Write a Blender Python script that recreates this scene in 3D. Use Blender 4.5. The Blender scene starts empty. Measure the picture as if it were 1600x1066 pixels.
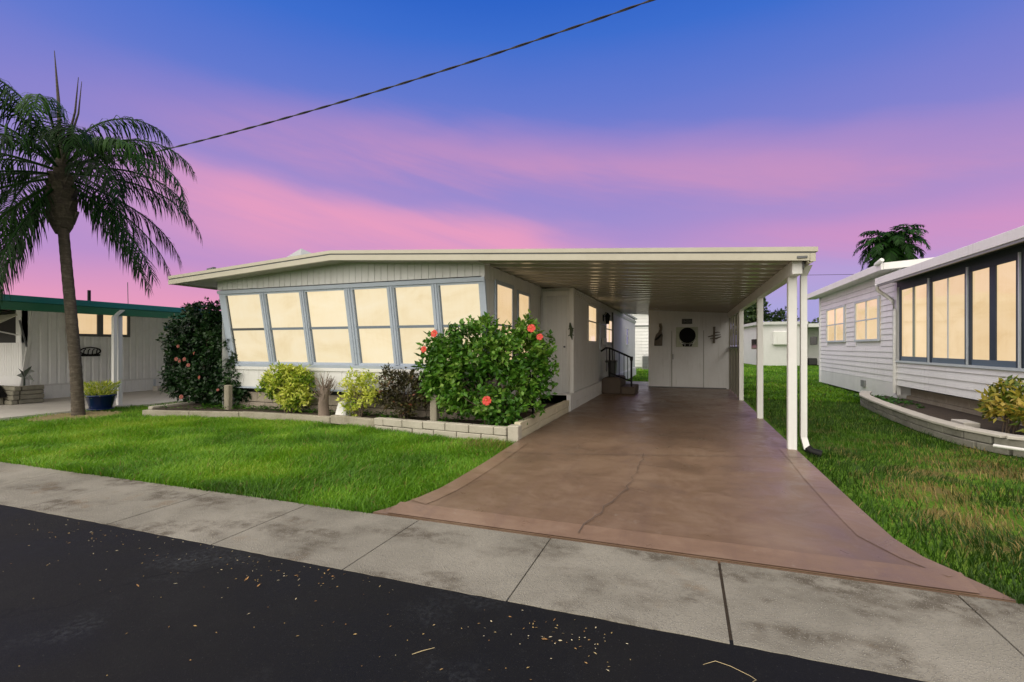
import bpy, math, random
import numpy as np
from mathutils import Vector, Matrix
R = math.radians
random.seed(11); rng = np.random.default_rng(11)
SC = bpy.context.scene
COL = SC.collection

# ------------------------------------------------------------------ camera, sky, sun, exposure
cd = bpy.data.cameras.new('camera'); cam = bpy.data.objects.new('camera', cd); COL.objects.link(cam)
cam.location = (0, 0, 1.35); cam.rotation_euler = (R(90), 0, R(19.82))
cd.sensor_width = 36; cd.lens = 36 * 752 / 1600; cd.shift_y = 9 / 1600
cd.clip_start = 0.05; cd.clip_end = 2000
SC.camera = cam
SC.view_settings.view_transform = 'Standard'; SC.view_settings.look = 'None'
SC.view_settings.exposure = 0; SC.view_settings.gamma = 1; SC.view_settings.use_curve_mapping = False
SC.render.engine = 'CYCLES'
SC.cycles.max_bounces = 8; SC.cycles.diffuse_bounces = 4; SC.cycles.glossy_bounces = 3
SC.cycles.transmission_bounces = 3; SC.cycles.transparent_max_bounces = 6


def lin(r, g, b):
    f = lambda c: (c / 255 / 12.92) if c / 255 <= 0.04045 else ((c / 255 + 0.055) / 1.055) ** 2.4
    return (f(r), f(g), f(b), 1)


class NT:
    """small helper for building node trees"""
    def __init__(s, tree):
        s.t = tree; s.n = tree.nodes; s.l = tree.links

    def new(s, typ, ins=None, **kw):
        n = s.n.new(typ)
        for k, v in kw.items(): setattr(n, k, v)
        if ins:
            for k, v in ins.items(): s.put(n.inputs[k], v)
        return n

    def put(s, sock, v):
        if isinstance(v, bpy.types.Node): v = v.outputs[0]
        if isinstance(v, bpy.types.NodeSocket): s.l.new(v, sock)
        else:
            if isinstance(v, tuple) and len(v) == 3 and sock.type == 'RGBA': v = (*v, 1)
            sock.default_value = v

    def m(s, op, a, b=None, c=None, clamp=False):
        n = s.n.new('ShaderNodeMath'); n.operation = op; n.use_clamp = clamp
        for i, v in enumerate((a, b, c)):
            if v is not None: s.put(n.inputs[i], v)
        return n.outputs[0]

    def mix(s, f, a, b, typ='MIX'):
        n = s.n.new('ShaderNodeMix'); n.data_type = 'RGBA'; n.blend_type = typ
        s.put(n.inputs[0], f); s.put(n.inputs[6], a); s.put(n.inputs[7], b)
        return n.outputs[2]

    def ramp(s, f, stops, interp='LINEAR'):
        n = s.n.new('ShaderNodeValToRGB'); n.color_ramp.interpolation = interp
        e = n.color_ramp.elements
        while len(e) < len(stops): e.new(0.5)
        for i, (p, c) in enumerate(stops):
            e[i].position = p
            e[i].color = c if isinstance(c, tuple) and len(c) == 4 else ((*c, 1) if isinstance(c, tuple) else (c, c, c, 1))
        s.put(n.inputs[0], f)
        return n.outputs[0]

    def mr(s, v, a, b, c=0., d=1., smooth=True):
        n = s.n.new('ShaderNodeMapRange'); n.interpolation_type = 'SMOOTHSTEP' if smooth else 'LINEAR'
        for k, x in zip(('Value', 'From Min', 'From Max', 'To Min', 'To Max'), (v, a, b, c, d)): s.put(n.inputs[k], x)
        return n.outputs[0]

    def noise(s, vec, scale, detail=3, rough=.55, dist=0.):
        n = s.n.new('ShaderNodeTexNoise')
        if vec is not None: s.put(n.inputs['Vector'], vec)
        n.inputs['Scale'].default_value = scale; n.inputs['Detail'].default_value = detail
        n.inputs['Roughness'].default_value = rough; n.inputs['Distortion'].default_value = dist
        return n.outputs[0]

    def scaled(s, vec, sc, loc=(0, 0, 0)):
        n = s.n.new('ShaderNodeMapping'); s.put(n.inputs[0], vec)
        n.inputs['Scale'].default_value = sc; n.inputs['Location'].default_value = loc
        return n.outputs[0]


# sunset sky: blue-violet gradient with soft pink cloud bands
world = bpy.data.worlds.new('World'); SC.world = world; world.use_nodes = True
w = NT(world.node_tree); w.n.clear()
gen = w.new('ShaderNodeTexCoord').outputs['Generated']
sep = w.new('ShaderNodeSeparateXYZ', {0: gen})
X, Y, Z = sep.outputs
hor = w.m('SQRT', w.m('ADD', w.m('MULTIPLY', X, X), w.m('MULTIPLY', Y, Y)))
el = w.m('DIVIDE', Z, w.m('MAXIMUM', hor, 0.05))
az = w.m('MULTIPLY', w.m('ARCTAN2', X, Y), 180 / math.pi)
nz = w.noise(w.scaled(gen, (1, 1, 3.2)), 2.2, 3, .5)
wob = w.m('MULTIPLY', w.m('SUBTRACT', nz, .5), .10)
sv = w.new('ShaderNodeCombineXYZ', {0: w.m('MULTIPLY', az, .022), 1: w.m('ADD', w.m('MULTIPLY', el, 7.0), w.m('MULTIPLY', az, .030)), 2: 2.7})
streak = w.noise(sv, 1.3, 6, .62, .35)
els = w.m('ADD', w.m('ADD', el, wob), w.m('MULTIPLY', w.m('SUBTRACT', streak, .5), .10))
base = w.ramp(w.m('ADD', el, w.m('MULTIPLY', wob, .6)), [
    (0.0, lin(250, 172, 178)), (.07, lin(232, 156, 190)), (.15, lin(188, 146, 204)), (.26, lin(160, 142, 208)),
    (.38, lin(134, 132, 208)), (.50, lin(100, 122, 208)), (.64, lin(62, 110, 206)), (.80, lin(30, 92, 196)), (1.0, lin(22, 80, 180))])


base = w.mix(w.m('MULTIPLY', w.mr(az, -30, 8), w.mr(el, .24, .06)), base, lin(170, 164, 220))


def band(a, b, c, up, dn, lo, hi, fade):
    ctr = w.m('ADD', w.m('ADD', a, w.m('MULTIPLY', az, b)), w.m('MULTIPLY', w.m('MULTIPLY', az, az), c))
    d = w.m('SUBTRACT', els, ctr)
    g1 = w.mr(d, 0, up, 1, 0); g2 = w.mr(d, -dn, 0, 0, 1)
    win = w.m('MULTIPLY', w.mr(az, lo - fade, lo + fade), w.mr(az, hi - fade, hi + fade, 1, 0))
    return w.m('MULTIPLY', w.m('MULTIPLY', g1, g2), win)


bA = band(.345, -.0021, -.00002, .11, .11, -52, 34, 20)
bB = band(.155, -.0034, -.000022, .075, .15, -58, -10, 12)
bC = band(.218, -.0016, 0, .060, .07, 4, 70, 14)
gn = w.noise(w.scaled(gen, (1, 1, 5), (3, 1, 0)), 1.5, 3, .5)
away = w.m('MULTIPLY', w.mr(gn, .50, .68), w.m('MULTIPLY', w.mr(el, .75, .35), w.mr(w.m('ABSOLUTE', az), 75, 120)))
sky = w.mix(w.m('MULTIPLY', bA, w.mr(streak, .30, .62, .50, .86)), base, lin(202, 147, 194))
sky = w.mix(w.m('MULTIPLY', bB, w.mr(streak, .30, .60, .72, 1.0)), sky, lin(232, 158, 194))
sky = w.mix(w.m('MULTIPLY', bC, w.mr(streak, .30, .62, .5, .85)), sky, lin(214, 148, 196))
sky = w.mix(w.m('MULTIPLY', away, .35), sky, lin(206, 150, 186))
# unseen sky behind and overhead greyed to neutralise violet fill light, similar brightness
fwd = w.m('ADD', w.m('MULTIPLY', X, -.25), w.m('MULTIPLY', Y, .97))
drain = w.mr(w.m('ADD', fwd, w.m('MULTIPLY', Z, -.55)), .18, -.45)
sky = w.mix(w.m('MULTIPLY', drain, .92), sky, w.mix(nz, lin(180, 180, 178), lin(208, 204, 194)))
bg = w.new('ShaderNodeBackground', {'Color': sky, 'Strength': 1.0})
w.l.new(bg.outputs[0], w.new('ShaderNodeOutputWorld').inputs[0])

sun_d = bpy.data.lights.new('sun', 'SUN'); sun = bpy.data.objects.new('sun', sun_d); COL.objects.link(sun)
sun_d.energy = 4.6; sun_d.angle = R(110); sun_d.color = (1.0, .915, .79)
sun.rotation_euler = (R(46), 0, R(-20)); sun.location = (-6, -10, 12)


# ------------------------------------------------------------------ materials
MATS = {}


def new_mat(name):
    m = bpy.data.materials.new(name); m.use_nodes = True
    t = NT(m.node_tree); t.n.clear()
    p = t.new('ShaderNodeBsdfPrincipled'); o = t.new('ShaderNodeOutputMaterial')
    t.l.new(p.outputs[0], o.inputs[0])
    MATS[name] = m
    return m, t, p, o


def paint(name, col, rough=.5, dirt=.12, scale=2.5, dirtcol=None, bump=.0, bscale=60, stretch=(1, 1, 1), spec=.5, streak=0):
    m, t, p, o = new_mat(name)
    pos = t.new('ShaderNodeNewGeometry').outputs['Position']
    pv = t.scaled(pos, stretch)
    n = t.noise(pv, scale, 5, .6); n2 = t.noise(pv, scale * 9, 3, .6)
    f = t.m('ADD', t.m('MULTIPLY', n, .7), t.m('MULTIPLY', n2, .3))
    f = t.mr(f, .38, .68)
    dc = dirtcol or tuple(c * .6 for c in col[:3])
    c = t.mix(t.m('MULTIPLY', f, dirt * 2), (*col[:3], 1), (*dc, 1))
    if streak:
        sn = t.noise(t.scaled(pos, (16, 16, .7)), 1.0, 4, .6); sm = t.noise(t.scaled(pos, (1, 1, 1), (5, 2, 8)), 1.3, 3)
        c = t.mix(t.m('MULTIPLY', t.m('MULTIPLY', t.mr(sn, .52, .72), t.mr(sm, .40, .60)), streak), c, (*dc, 1))
    t.put(p.inputs['Base Color'], c); p.inputs['Roughness'].default_value = rough
    p.inputs['Specular IOR Level'].default_value = spec
    if bump:
        b = t.new('ShaderNodeBump', {'Strength': bump, 'Distance': .01, 'Height': t.noise(pv, bscale, 4, .6)})
        t.l.new(b.outputs[0], p.inputs['Normal'])
    return m


def leafmat(name, stops, trans=.35, rough=.4, spec=.35):
    m, t, p, o = new_mat(name)
    a = t.new('ShaderNodeAttribute', attribute_name='tint').outputs['Fac']
    c = t.ramp(a, stops)
    t.put(p.inputs['Base Color'], c); p.inputs['Roughness'].default_value = rough
    p.inputs['Specular IOR Level'].default_value = spec
    tr = t.new('ShaderNodeBsdfTranslucent', {'Color': t.mix(.5, c, (1, 1, .3, 1), 'MULTIPLY')})
    mx = t.new('ShaderNodeMixShader', {0: trans, 1: p.outputs[0], 2: tr.outputs[0]})
    t.l.new(mx.outputs[0], o.inputs[0])
    return m


def glow(name, col, strength):
    """pane of a lit window: drawn blind behind glass, faint sky reflection painted into the emission"""
    m, t, p, o = new_mat(name)
    pos = t.new('ShaderNodeNewGeometry').outputs['Position']
    n = t.noise(t.scaled(pos, (.7, .7, 1.5)), 1.5, 5, .6, .8)  # cloudy variation standing in for sky reflected in the glass
    n2 = t.noise(t.scaled(pos, (9, 9, .25)), 2.0, 2, .5)
    f = t.m('ADD', t.m('MULTIPLY', n, .85), t.m('MULTIPLY', n2, .15))
    c = t.ramp(f, [(.3, tuple(x * y for x, y in zip(col, (.92, .88, .80, 1)))), (.5, col), (.7, tuple(min(1, x * y) for x, y in zip(col, (1.03, 1.05, 1.12, 1))))])
    p.inputs['Base Color'].default_value = (.02, .02, .02, 1)
    t.put(p.inputs['Emission Color'], c)
    t.put(p.inputs['Emission Strength'], t.m('MULTIPLY', t.m('ADD', t.m('MULTIPLY', t.new('ShaderNodeObjectInfo').outputs['Random'], .12), .95), strength))
    p.inputs['Roughness'].default_value = .06
    p.inputs['Specular IOR Level'].default_value = .4
    return m


M_white = paint('white_paint', (.73, .73, .72), .45, .10, 1.4, (.48, .47, .43), streak=.45)
M_wallgrey = paint('house_wall_paint', (.68, .685, .69), .5, .12, 1.1, (.42, .41, .37), stretch=(1, 1, .5), streak=.5)
M_frame = paint('blue_grey_trim', (.44, .50, .60), .4, .08, 3)
M_fascia = paint('cream_fascia', (.47, .445, .36), .42, .14, 1.2, (.30, .275, .20))
M_dark = paint('dark_gap', (.03, .03, .03), .8, .1, 4)
M_darkgrey = paint('dark_grey_metal', (.10, .105, .11), .45, .1, 4)
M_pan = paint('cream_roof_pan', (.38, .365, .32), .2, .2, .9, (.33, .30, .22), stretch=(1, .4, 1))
M_rooftop = paint('white_roof_coat', (.56, .57, .56), .6, .2, .8)
M_block = paint('pale_garden_block', (.46, .43, .36), .85, .22, 3, (.27, .25, .19), .5, 45)
M_board = paint('cream_board', (.60, .54, .40), .7, .2, 3, (.34, .30, .20), .3, 40)
M_stone = paint('tan_base_block', (.36, .31, .25), .85, .25, 4, (.2, .17, .13), .5, 40)
M_post = paint('weathered_wood', (.30, .27, .21), .85, .3, 5, (.14, .12, .09), .5, 30, (4, 4, .5))
M_soil = paint('dark_mulch', (.045, .032, .022), .95, .3, 14, (.09, .065, .04), 1.0, 50)
M_steps = paint('brown_concrete', (.085, .062, .045), .7, .2, 5, None, .3, 50)
M_black = paint('black_iron', (.006, .006, .0065), .5, .1, 8, spec=.2)
M_blackplastic = paint('black_plastic', (.02, .02, .022), .35, .1, 8)
M_siding = paint('white_siding', (.80, .80, .80), .42, .10, 1.6, (.47, .47, .46), streak=.4)
M_slate = paint('slate_frame', (.04, .055, .078), .55, .1, 4, spec=.25)
M_matte = paint('matte_black', (.010, .010, .011), .85, .2, 20, spec=.15)
M_kick = paint('slate_blue_panel', (.10, .14, .20), .4, .1, 4)
M_lightframe = paint('pale_alu', (.55, .60, .65), .35, .1, 4)
M_teal = paint('teal_fascia', (.008, .19, .185), .4, .1, 3)
M_green = paint('green_fascia', (.018, .15, .065), .45, .12, 3)
M_lwall = paint('neighbour_wall_paint', (.86, .865, .86), .5, .12, 1.4, (.45, .45, .42), stretch=(1, 1, .5))
M_slab = paint('pale_concrete', (.54, .51, .46), .85, .15, 1.5, None, .3, 60)
M_pot = paint('blue_glaze', (.006, .02, .09), .18, .1, 4)
M_terra = paint('amber_wood', (.42, .20, .035), .55, .2, 6, (.2, .08, .02))
M_timber = paint('grey_timber', (.26, .245, .19), .85, .3, 6, (.12, .11, .085), .5, 30)
M_wood = paint('carved_wood', (.14, .12, .095), .7, .3, 12, (.06, .05, .04), .5, 40)
M_bark = paint('shrub_bark', (.14, .105, .075), .9, .3, 18, None, .6, 50)
M_deadtwig = paint('dead_twig', (.24, .185, .15), .9, .2, 18)
M_cable = paint('black_cable', (.012, .011, .014), .6, .1, 8)
M_wovenm = paint('screen_slat', (.24, .225, .17), .55, .2, 6)
M_red = paint('red_petal', (.55, .040, .022), .55, .12, 30, (.5, .02, .02))
M_coral = paint('coral_petal', (.22, .045, .034), .55, .12, 30, (.16, .02, .02))
M_yel = paint('yellow_stamen', (.8, .5, .08), .5, .1, 20)
M_signm = paint('sign_dark', (.035, .037, .036), .5, .15, 20, (.1, .1, .1))
M_board2 = paint('pale_green_board', (.44, .47, .36), .5, .2, 4, (.25, .32, .16))
M_farwhite = paint('far_house_paint', (.66, .66, .66), .55, .1, .8)
M_acm = paint('ac_metal', (.22, .23, .23), .5, .15, 6)
M_acm2 = paint('grey_roof_cap', (.40, .41, .41), .6, .2, 3)
M_dryleaf = paint('dry_leaf', (.40, .22, .07), .8, .3, 60, (.2, .09, .03))
M_straw = paint('straw', (.55, .44, .24), .8, .2, 60)
M_pebble = paint('pebble_stone', (.30, .25, .12), .9, .35, 25, (.2, .15, .07), .5, 80)
M_darkpane = paint('dark_pane', (.02, .022, .025), .08, .1, 2)
G_front = glow('cream_lit_pane', lin(253, 234, 194)[:3] + (1,), .92)
G_right = glow('peach_lit_pane', lin(240, 208, 160)[:3] + (1,), .92)
G_side = glow('amber_lit_pane', lin(246, 212, 164)[:3] + (1,), .9)
M_leafhib = leafmat('hibiscus_leaf', [(0, (.010, .035, .006, 1)), (.4, (.040, .130, .012, 1)), (.75, (.10, .25, .025, 1)), (1, (.22, .36, .06, 1))], .28, .34)
M_leafdark = leafmat('dark_shrub_leaf', [(0, (.006, .016, .006, 1)), (.6, (.014, .046, .011, 1)), (1, (.055, .11, .03, 1))], .12, .38)
M_leafcroton = leafmat('croton_leaf', [(0, (.06, .12, .014, 1)), (.3, (.15, .28, .02, 1)), (.6, (.48, .56, .06, 1)), (1, (.76, .76, .20, 1))], .3, .4)
M_leafred = leafmat('bronze_leaf', [(0, (.012, .02, .008, 1)), (.55, (.05, .04, .022, 1)), (.85, (.10, .11, .03, 1)), (1, (.24, .09, .05, 1))], .2, .4)
M_leaforange = leafmat('golden_leaf', [(0, (.02, .06, .01, 1)), (.4, (.11, .17, .02, 1)), (.7, (.52, .42, .06, 1)), (1, (.68, .52, .18, 1))], .3, .4)
M_palm = leafmat('palm_leaflet', [(0, (.004, .014, .003, 1)), (.5, (.014, .052, .007, 1)), (.85, (.036, .095, .011, 1)), (1, (.09, .115, .018, 1))], .18, .55, .12)
M_tree = leafmat('tree_leaf', [(0, (.010, .024, .008, 1)), (.6, (.03, .065, .014, 1)), (1, (.08, .12, .03, 1))], .25, .5)
M_grass = leafmat('grass_blade', [(0, (.030, .075, .007, 1)), (.32, (.085, .22, .012, 1)), (.58, (.19, .40, .022, 1)), (.78, (.36, .48, .06, 1)), (.87, (.36, .27, .10, 1)), (1, (.17, .11, .05, 1))], .4, .5)


def ground_mat():
    m, t, p, o = new_mat('turf')
    pos = t.new('ShaderNodeNewGeometry').outputs['Position']
    n = t.noise(pos, .8, 4, .6); n2 = t.noise(pos, 22, 4, .65)
    f = t.m('ADD', t.m('MULTIPLY', n, .5), t.m('MULTIPLY', n2, .5))
    c = t.ramp(f, [(.32, (.03, .065, .008, 1)), (.5, (.075, .16, .014, 1)), (.66, (.15, .26, .03, 1)), (.8, (.22, .24, .06, 1))])
    # worn brown patches between the two homes
    s = t.new('ShaderNodeSeparateXYZ', {0: pos})
    right = t.mr(s.outputs[0], 1.5, 2.0)
    d = t.m('MULTIPLY', t.mr(t.noise(pos, 1.1, 3, .6), .50, .62), t.m('MULTIPLY', right, t.mr(s.outputs[1], 12, 7)))
    c = t.mix(t.m('MULTIPLY', d, .8), c, (.17, .12, .055, 1))
    t.put(p.inputs['Base Color'], c); p.inputs['Roughness'].default_value = .95
    p.inputs['Specular IOR Level'].default_value = .1
    b = t.new('ShaderNodeBump', {'Strength': .8, 'Distance': .03, 'Height': n2}); t.l.new(b.outputs[0], p.inputs['Normal'])
    return m


def asphalt_mat():
    m, t, p, o = new_mat('sealed_asphalt')
    pos = t.new('ShaderNodeNewGeometry').outputs['Position']
    big = t.noise(pos, .9, 5, .62, .3); fine = t.noise(pos, 260, 2, .6); mid = t.noise(pos, 34, 5, .7)
    c = t.ramp(big, [(.30, (.0045, .0048, .0062, 1)), (.55, (.0070, .0068, .0070, 1)), (.8, (.0115, .0115, .012, 1))])
    # scuffed pale areas, broken up
    scuff = t.m('MULTIPLY', t.mr(t.noise(pos, 1.5, 3, .55, .2), .53, .72), t.mr(mid, .42, .66))
    c = t.mix(t.m('MULTIPLY', scuff, .45), c, (.06, .066, .072, 1))
    grain = t.mr(t.noise(pos, 120, 2, .5), .66, .74)
    c = t.mix(t.m('MULTIPLY', grain, .25), c, (.10, .10, .095, 1))
    # hairline cracks
    v = t.new('ShaderNodeTexVoronoi', {'Vector': t.new('ShaderNodeVectorMath', {0: pos, 1: t.new('ShaderNodeTexNoise', {'Vector': pos, 'Scale': 2.2}).outputs['Color']}, operation='ADD').outputs[0], 'Scale': .42}, feature='DISTANCE_TO_EDGE')
    cr = t.m('MULTIPLY', t.mr(v.outputs['Distance'], .001, .006, 1, 0), t.mr(t.noise(pos, .9, 2), .47, .56))
    c = t.mix(t.m('MULTIPLY', cr, .85), c, (.003, .003, .0035, 1))
    t.put(p.inputs['Base Color'], c)
    t.put(p.inputs['Roughness'], t.mr(big, .3, .7, .62, .78)); p.inputs['Specular IOR Level'].default_value = .17
    h = t.m('ADD', t.m('MULTIPLY', fine, .5), t.m('MULTIPLY', mid, .6))
    b = t.new('ShaderNodeBump', {'Strength': .45, 'Distance': .006, 'Height': h}); t.l.new(b.outputs[0], p.inputs['Normal'])
    return m


def walk_mat():
    m, t, p, o = new_mat('old_sidewalk_concrete')
    pos = t.new('ShaderNodeNewGeometry').outputs['Position']
    big = t.noise(pos, 1.3, 5, .6, .3); mid = t.noise(pos, 7, 5, .7); fine = t.noise(pos, 95, 3, .7)
    c = t.ramp(big, [(.3, (.165, .152, .124, 1)), (.52, (.238, .221, .183, 1)), (.75, (.300, .278, .232, 1))])
    st = t.m('MULTIPLY', t.mr(t.noise(t.scaled(pos, (1, 1.6, 1), (4, 2, 0)), 1.35, 4, .6), .46, .64), t.mr(mid, .36, .58))
    c = t.mix(t.m('MULTIPLY', st, .80), c, (.070, .055, .038, 1))
    rust = t.m('MULTIPLY', t.mr(t.noise(t.scaled(pos, (1, 1, 1), (9, 5, 0)), 1.6, 3), .60, .70), t.mr(mid, .45, .65))
    c = t.mix(t.m('MULTIPLY', rust, .4), c, (.18, .11, .05, 1))
    sp = t.new('ShaderNodeTexVoronoi', {'Vector': pos, 'Scale': 85.0}).outputs['Distance']
    pit = t.mr(sp, .10, .32, 1, 0)
    c = t.mix(t.m('MULTIPLY', t.m('MULTIPLY', pit, t.mr(mid, .36, .52)), .55), c, (.58, .55, .48, 1))
    c = t.mix(t.m('MULTIPLY', t.mr(fine, .52, .68), .30), c, (.10, .095, .08, 1))
    t.put(p.inputs['Base Color'], c); p.inputs['Roughness'].default_value = .85; p.inputs['Specular IOR Level'].default_value = .25
    b = t.new('ShaderNodeBump', {'Strength': .75, 'Distance': .010, 'Height': t.m('ADD', t.m('ADD', t.m('MULTIPLY', fine, .6), t.m('MULTIPLY', mid, .4)), t.m('MULTIPLY', t.mr(sp, .05, .5), -.7))})
    t.l.new(b.outputs[0], p.inputs['Normal'])
    return m


def drive_mat(name, k):
    m, t, p, o = new_mat(name)
    pos = t.new('ShaderNodeNewGeometry').outputs['Position']
    big = t.noise(pos, .75, 5, .6, .25); st = t.noise(t.scaled(pos, (2.2, 14, 1)), 1.2, 5, .7); fine = t.noise(pos, 130, 3, .6)
    swirl = t.noise(pos, 2.6, 6, .68, 1.2)
    f = t.m('ADD', t.m('MULTIPLY', big, .62), t.m('ADD', t.m('MULTIPLY', st, .14), t.m('MULTIPLY', swirl, .24)))
    c = t.ramp(f, [(.30, tuple(k * x for x in (.095, .062, .043))), (.5, tuple(k * x for x in (.168, .108, .072))), (.68, tuple(k * x for x in (.245, .172, .120)))])
    tyre = t.mr(t.noise(t.scaled(pos, (7, .4, 1)), 1.1, 3, .6), .5, .7)
    c = t.mix(t.m('MULTIPLY', tyre, .25), c, tuple(k * x for x in (.12, .075, .058)) + (1,))
    c = t.mix(t.m('MULTIPLY', t.mr(fine, .55, .7), .22), c, tuple(k * x for x in (.10, .065, .05)) + (1,))
    t.put(p.inputs['Base Color'], c)
    oil = t.m('MULTIPLY', t.mr(t.noise(t.scaled(pos, (1, 1, 1), (3, 7, 0)), 1.1, 5, .62, .6), .56, .74), t.mr(swirl, .40, .62))
    c = t.mix(t.m('MULTIPLY', oil, .55), c, tuple(k * x for x in (.075, .050, .040)) + (1,))
    worn = t.mr(t.noise(t.scaled(pos, (1.3, .8, 1), (8, 3, 0)), 9, 6, .75), .60, .70)
    c = t.mix(t.m('MULTIPLY', worn, .30), c, (.30, .25, .21, 1))
    t.put(p.inputs['Base Color'], c)
    t.put(p.inputs['Roughness'], t.mr(swirl, .3, .7, .27, .50)); p.inputs['Specular IOR Level'].default_value = .4
    b = t.new('ShaderNodeBump', {'Strength': .22, 'Distance': .005, 'Height': t.m('ADD', fine, t.m('MULTIPLY', swirl, .4))}); t.l.new(b.outputs[0], p.inputs['Normal'])
    return m


def trunk_mat():
    m, t, p, o = new_mat('palm_trunk_bark')
    pos = t.new('ShaderNodeNewGeometry').outputs['Position']
    n = t.noise(t.scaled(pos, (5, 5, 22)), 1.3, 4, .6); n2 = t.noise(pos, 18, 4, .65)
    f = t.m('ADD', t.m('MULTIPLY', n, .55), t.m('MULTIPLY', n2, .45))
    t.put(p.inputs['Base Color'], t.ramp(f, [(.3, (.035, .028, .02, 1)), (.52, (.085, .068, .05, 1)), (.72, (.17, .145, .115, 1))]))
    p.inputs['Roughness'].default_value = .9
    b = t.new('ShaderNodeBump', {'Strength': .6, 'Distance': .02, 'Height': f}); t.l.new(b.outputs[0], p.inputs['Normal'])
    return m


M_turf = ground_mat(); M_asphalt = asphalt_mat(); M_walk = walk_mat()
M_drive = drive_mat('brown_driveway_paint', 1.0); M_border = drive_mat('light_border_paint', 1.14)
M_trunk = trunk_mat()
M_crack = paint('crack_filler', (.10, .070, .054), .8, .3, 20)


# ------------------------------------------------------------------ mesh helpers (all coordinates are world metres)
class MB:
    def __init__(s): s.v = []; s.f = []; s.sm = []

    def add(s, vs, fs, smooth=False):
        o = len(s.v); s.v += [tuple(v) for v in vs]
        s.f += [tuple(i + o for i in f) for f in fs]; s.sm += [smooth] * len(fs); return s

    def hexa(s, p):
        return s.add(p, [(3, 2, 1, 0), (4, 5, 6, 7), (0, 1, 5, 4), (1, 2, 6, 5), (2, 3, 7, 6), (3, 0, 4, 7)])

    def box(s, x0, x1, y0, y1, z0, z1):
        return s.hexa([(x0, y0, z0), (x1, y0, z0), (x1, y1, z0), (x0, y1, z0), (x0, y0, z1), (x1, y0, z1), (x1, y1, z1), (x0, y1, z1)])

    def obox(s, c, ax, ay, az_, hx, hy, hz):
        c = Vector(c); ax = Vector(ax) * hx; ay = Vector(ay) * hy; az_ = Vector(az_) * hz
        return s.hexa([c + sx * ax + sy * ay + sz * az_ for sz in (-1, 1) for sx, sy in ((-1, -1), (1, -1), (1, 1), (-1, 1))])

    def prism(s, poly, axis, a, b):
        """extrude a 2-D polygon along axis: poly in the two other axes (cyclic order kept as xyz)"""
        def P(u, v, t): return (t, u, v) if axis == 0 else ((u, t, v) if axis == 1 else (u, v, t))
        n = len(poly)
        vs = [P(u, v, a) for u, v in poly] + [P(u, v, b) for u, v in poly]
        fs = [tuple(range(n)), tuple(range(2 * n - 1, n - 1, -1))] + [(i, i + n, (i + 1) % n + n, (i + 1) % n) for i in range(n)]
        return s.add(vs, fs)

    def tube(s, pts, r, n=8, cap=True, smooth=True):
        pts = [Vector(p) for p in pts]; k = len(pts)
        rs = r if isinstance(r, (list, tuple)) else [r] * k
        vs = []; up = Vector((0, 0, 1))
        for i, p in enumerate(pts):
            d = (pts[min(i + 1, k - 1)] - pts[max(i - 1, 0)]).normalized()
            u = d.cross(up)
            if u.length < .05: u = d.cross(Vector((0, 1, 0)))
            u.normalize(); v = d.cross(u)
            for j in range(n):
                a = 2 * math.pi * j / n
                vs.append(p + (u * math.cos(a) + v * math.sin(a)) * rs[i])
        fs = [(i * n + j, i * n + (j + 1) % n, (i + 1) * n + (j + 1) % n, (i + 1) * n + j) for i in range(k - 1) for j in range(n)]
        s.add(vs, fs, smooth)
        if cap: s.add(vs[:n], [tuple(range(n - 1, -1, -1))]); s.add(vs[-n:], [tuple(range(n))])
        return s

    def lathe(s, c, prof, n=20, smooth=True):
        vs = []; k = len(prof)
        for r, z in prof:
            for j in range(n):
                a = 2 * math.pi * j / n; vs.append((c[0] + r * math.cos(a), c[1] + r * math.sin(a), c[2] + z))
        fs = [(i * n + j, i * n + (j + 1) % n, (i + 1) * n + (j + 1) % n, (i + 1) * n + j) for i in range(k - 1) for j in range(n)]
        return s.add(vs, fs, smooth)

    def build(s, name, mat, parent=None, bev=0, **kw):
        me = bpy.data.meshes.new(name); me.from_pydata(s.v, [], s.f)
        me.polygons.foreach_set('use_smooth', s.sm); me.update()
        me.materials.append(mat)
        o = bpy.data.objects.new(name, me); COL.objects.link(o)
        finish(o, parent, **kw)
        if bev:
            b = o.modifiers.new('bevel', 'BEVEL'); b.width = bev; b.segments = 1; b.limit_method = 'ANGLE'
        return o


def finish(o, parent=None, label=None, cat=None, group=None, kind=None):
    if parent is not None:
        o.parent = parent
        if parent.parent is None: o.matrix_parent_inverse = Matrix.Translation(-Vector(parent.location))
    if label: o['label'] = label
    if cat: o['category'] = cat
    if group: o['group'] = group
    if kind: o['kind'] = kind
    return o


def thing(name, label, cat, loc, group=None, kind=None):
    o = bpy.data.objects.new(name, None); o.empty_display_size = .2; COL.objects.link(o); o.location = loc
    return finish(o, None, label, cat, group, kind)


def copy_thing(root, loc, label=None):
    r = root.copy(); COL.objects.link(r); r.location = loc
    if label: r['label'] = label
    for ch in [c for c in COL.objects if c.parent == root]:
        c = ch.copy(); COL.objects.link(c); c.parent = r
        for g in [q for q in COL.objects if q.parent == ch]:
            d = g.copy(); COL.objects.link(d); d.parent = c
    return r


def share(o, parent, dloc, label=None):
    c = o.copy(); COL.objects.link(c); c.location = Vector(o.location) + Vector(dloc)
    return c


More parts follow.
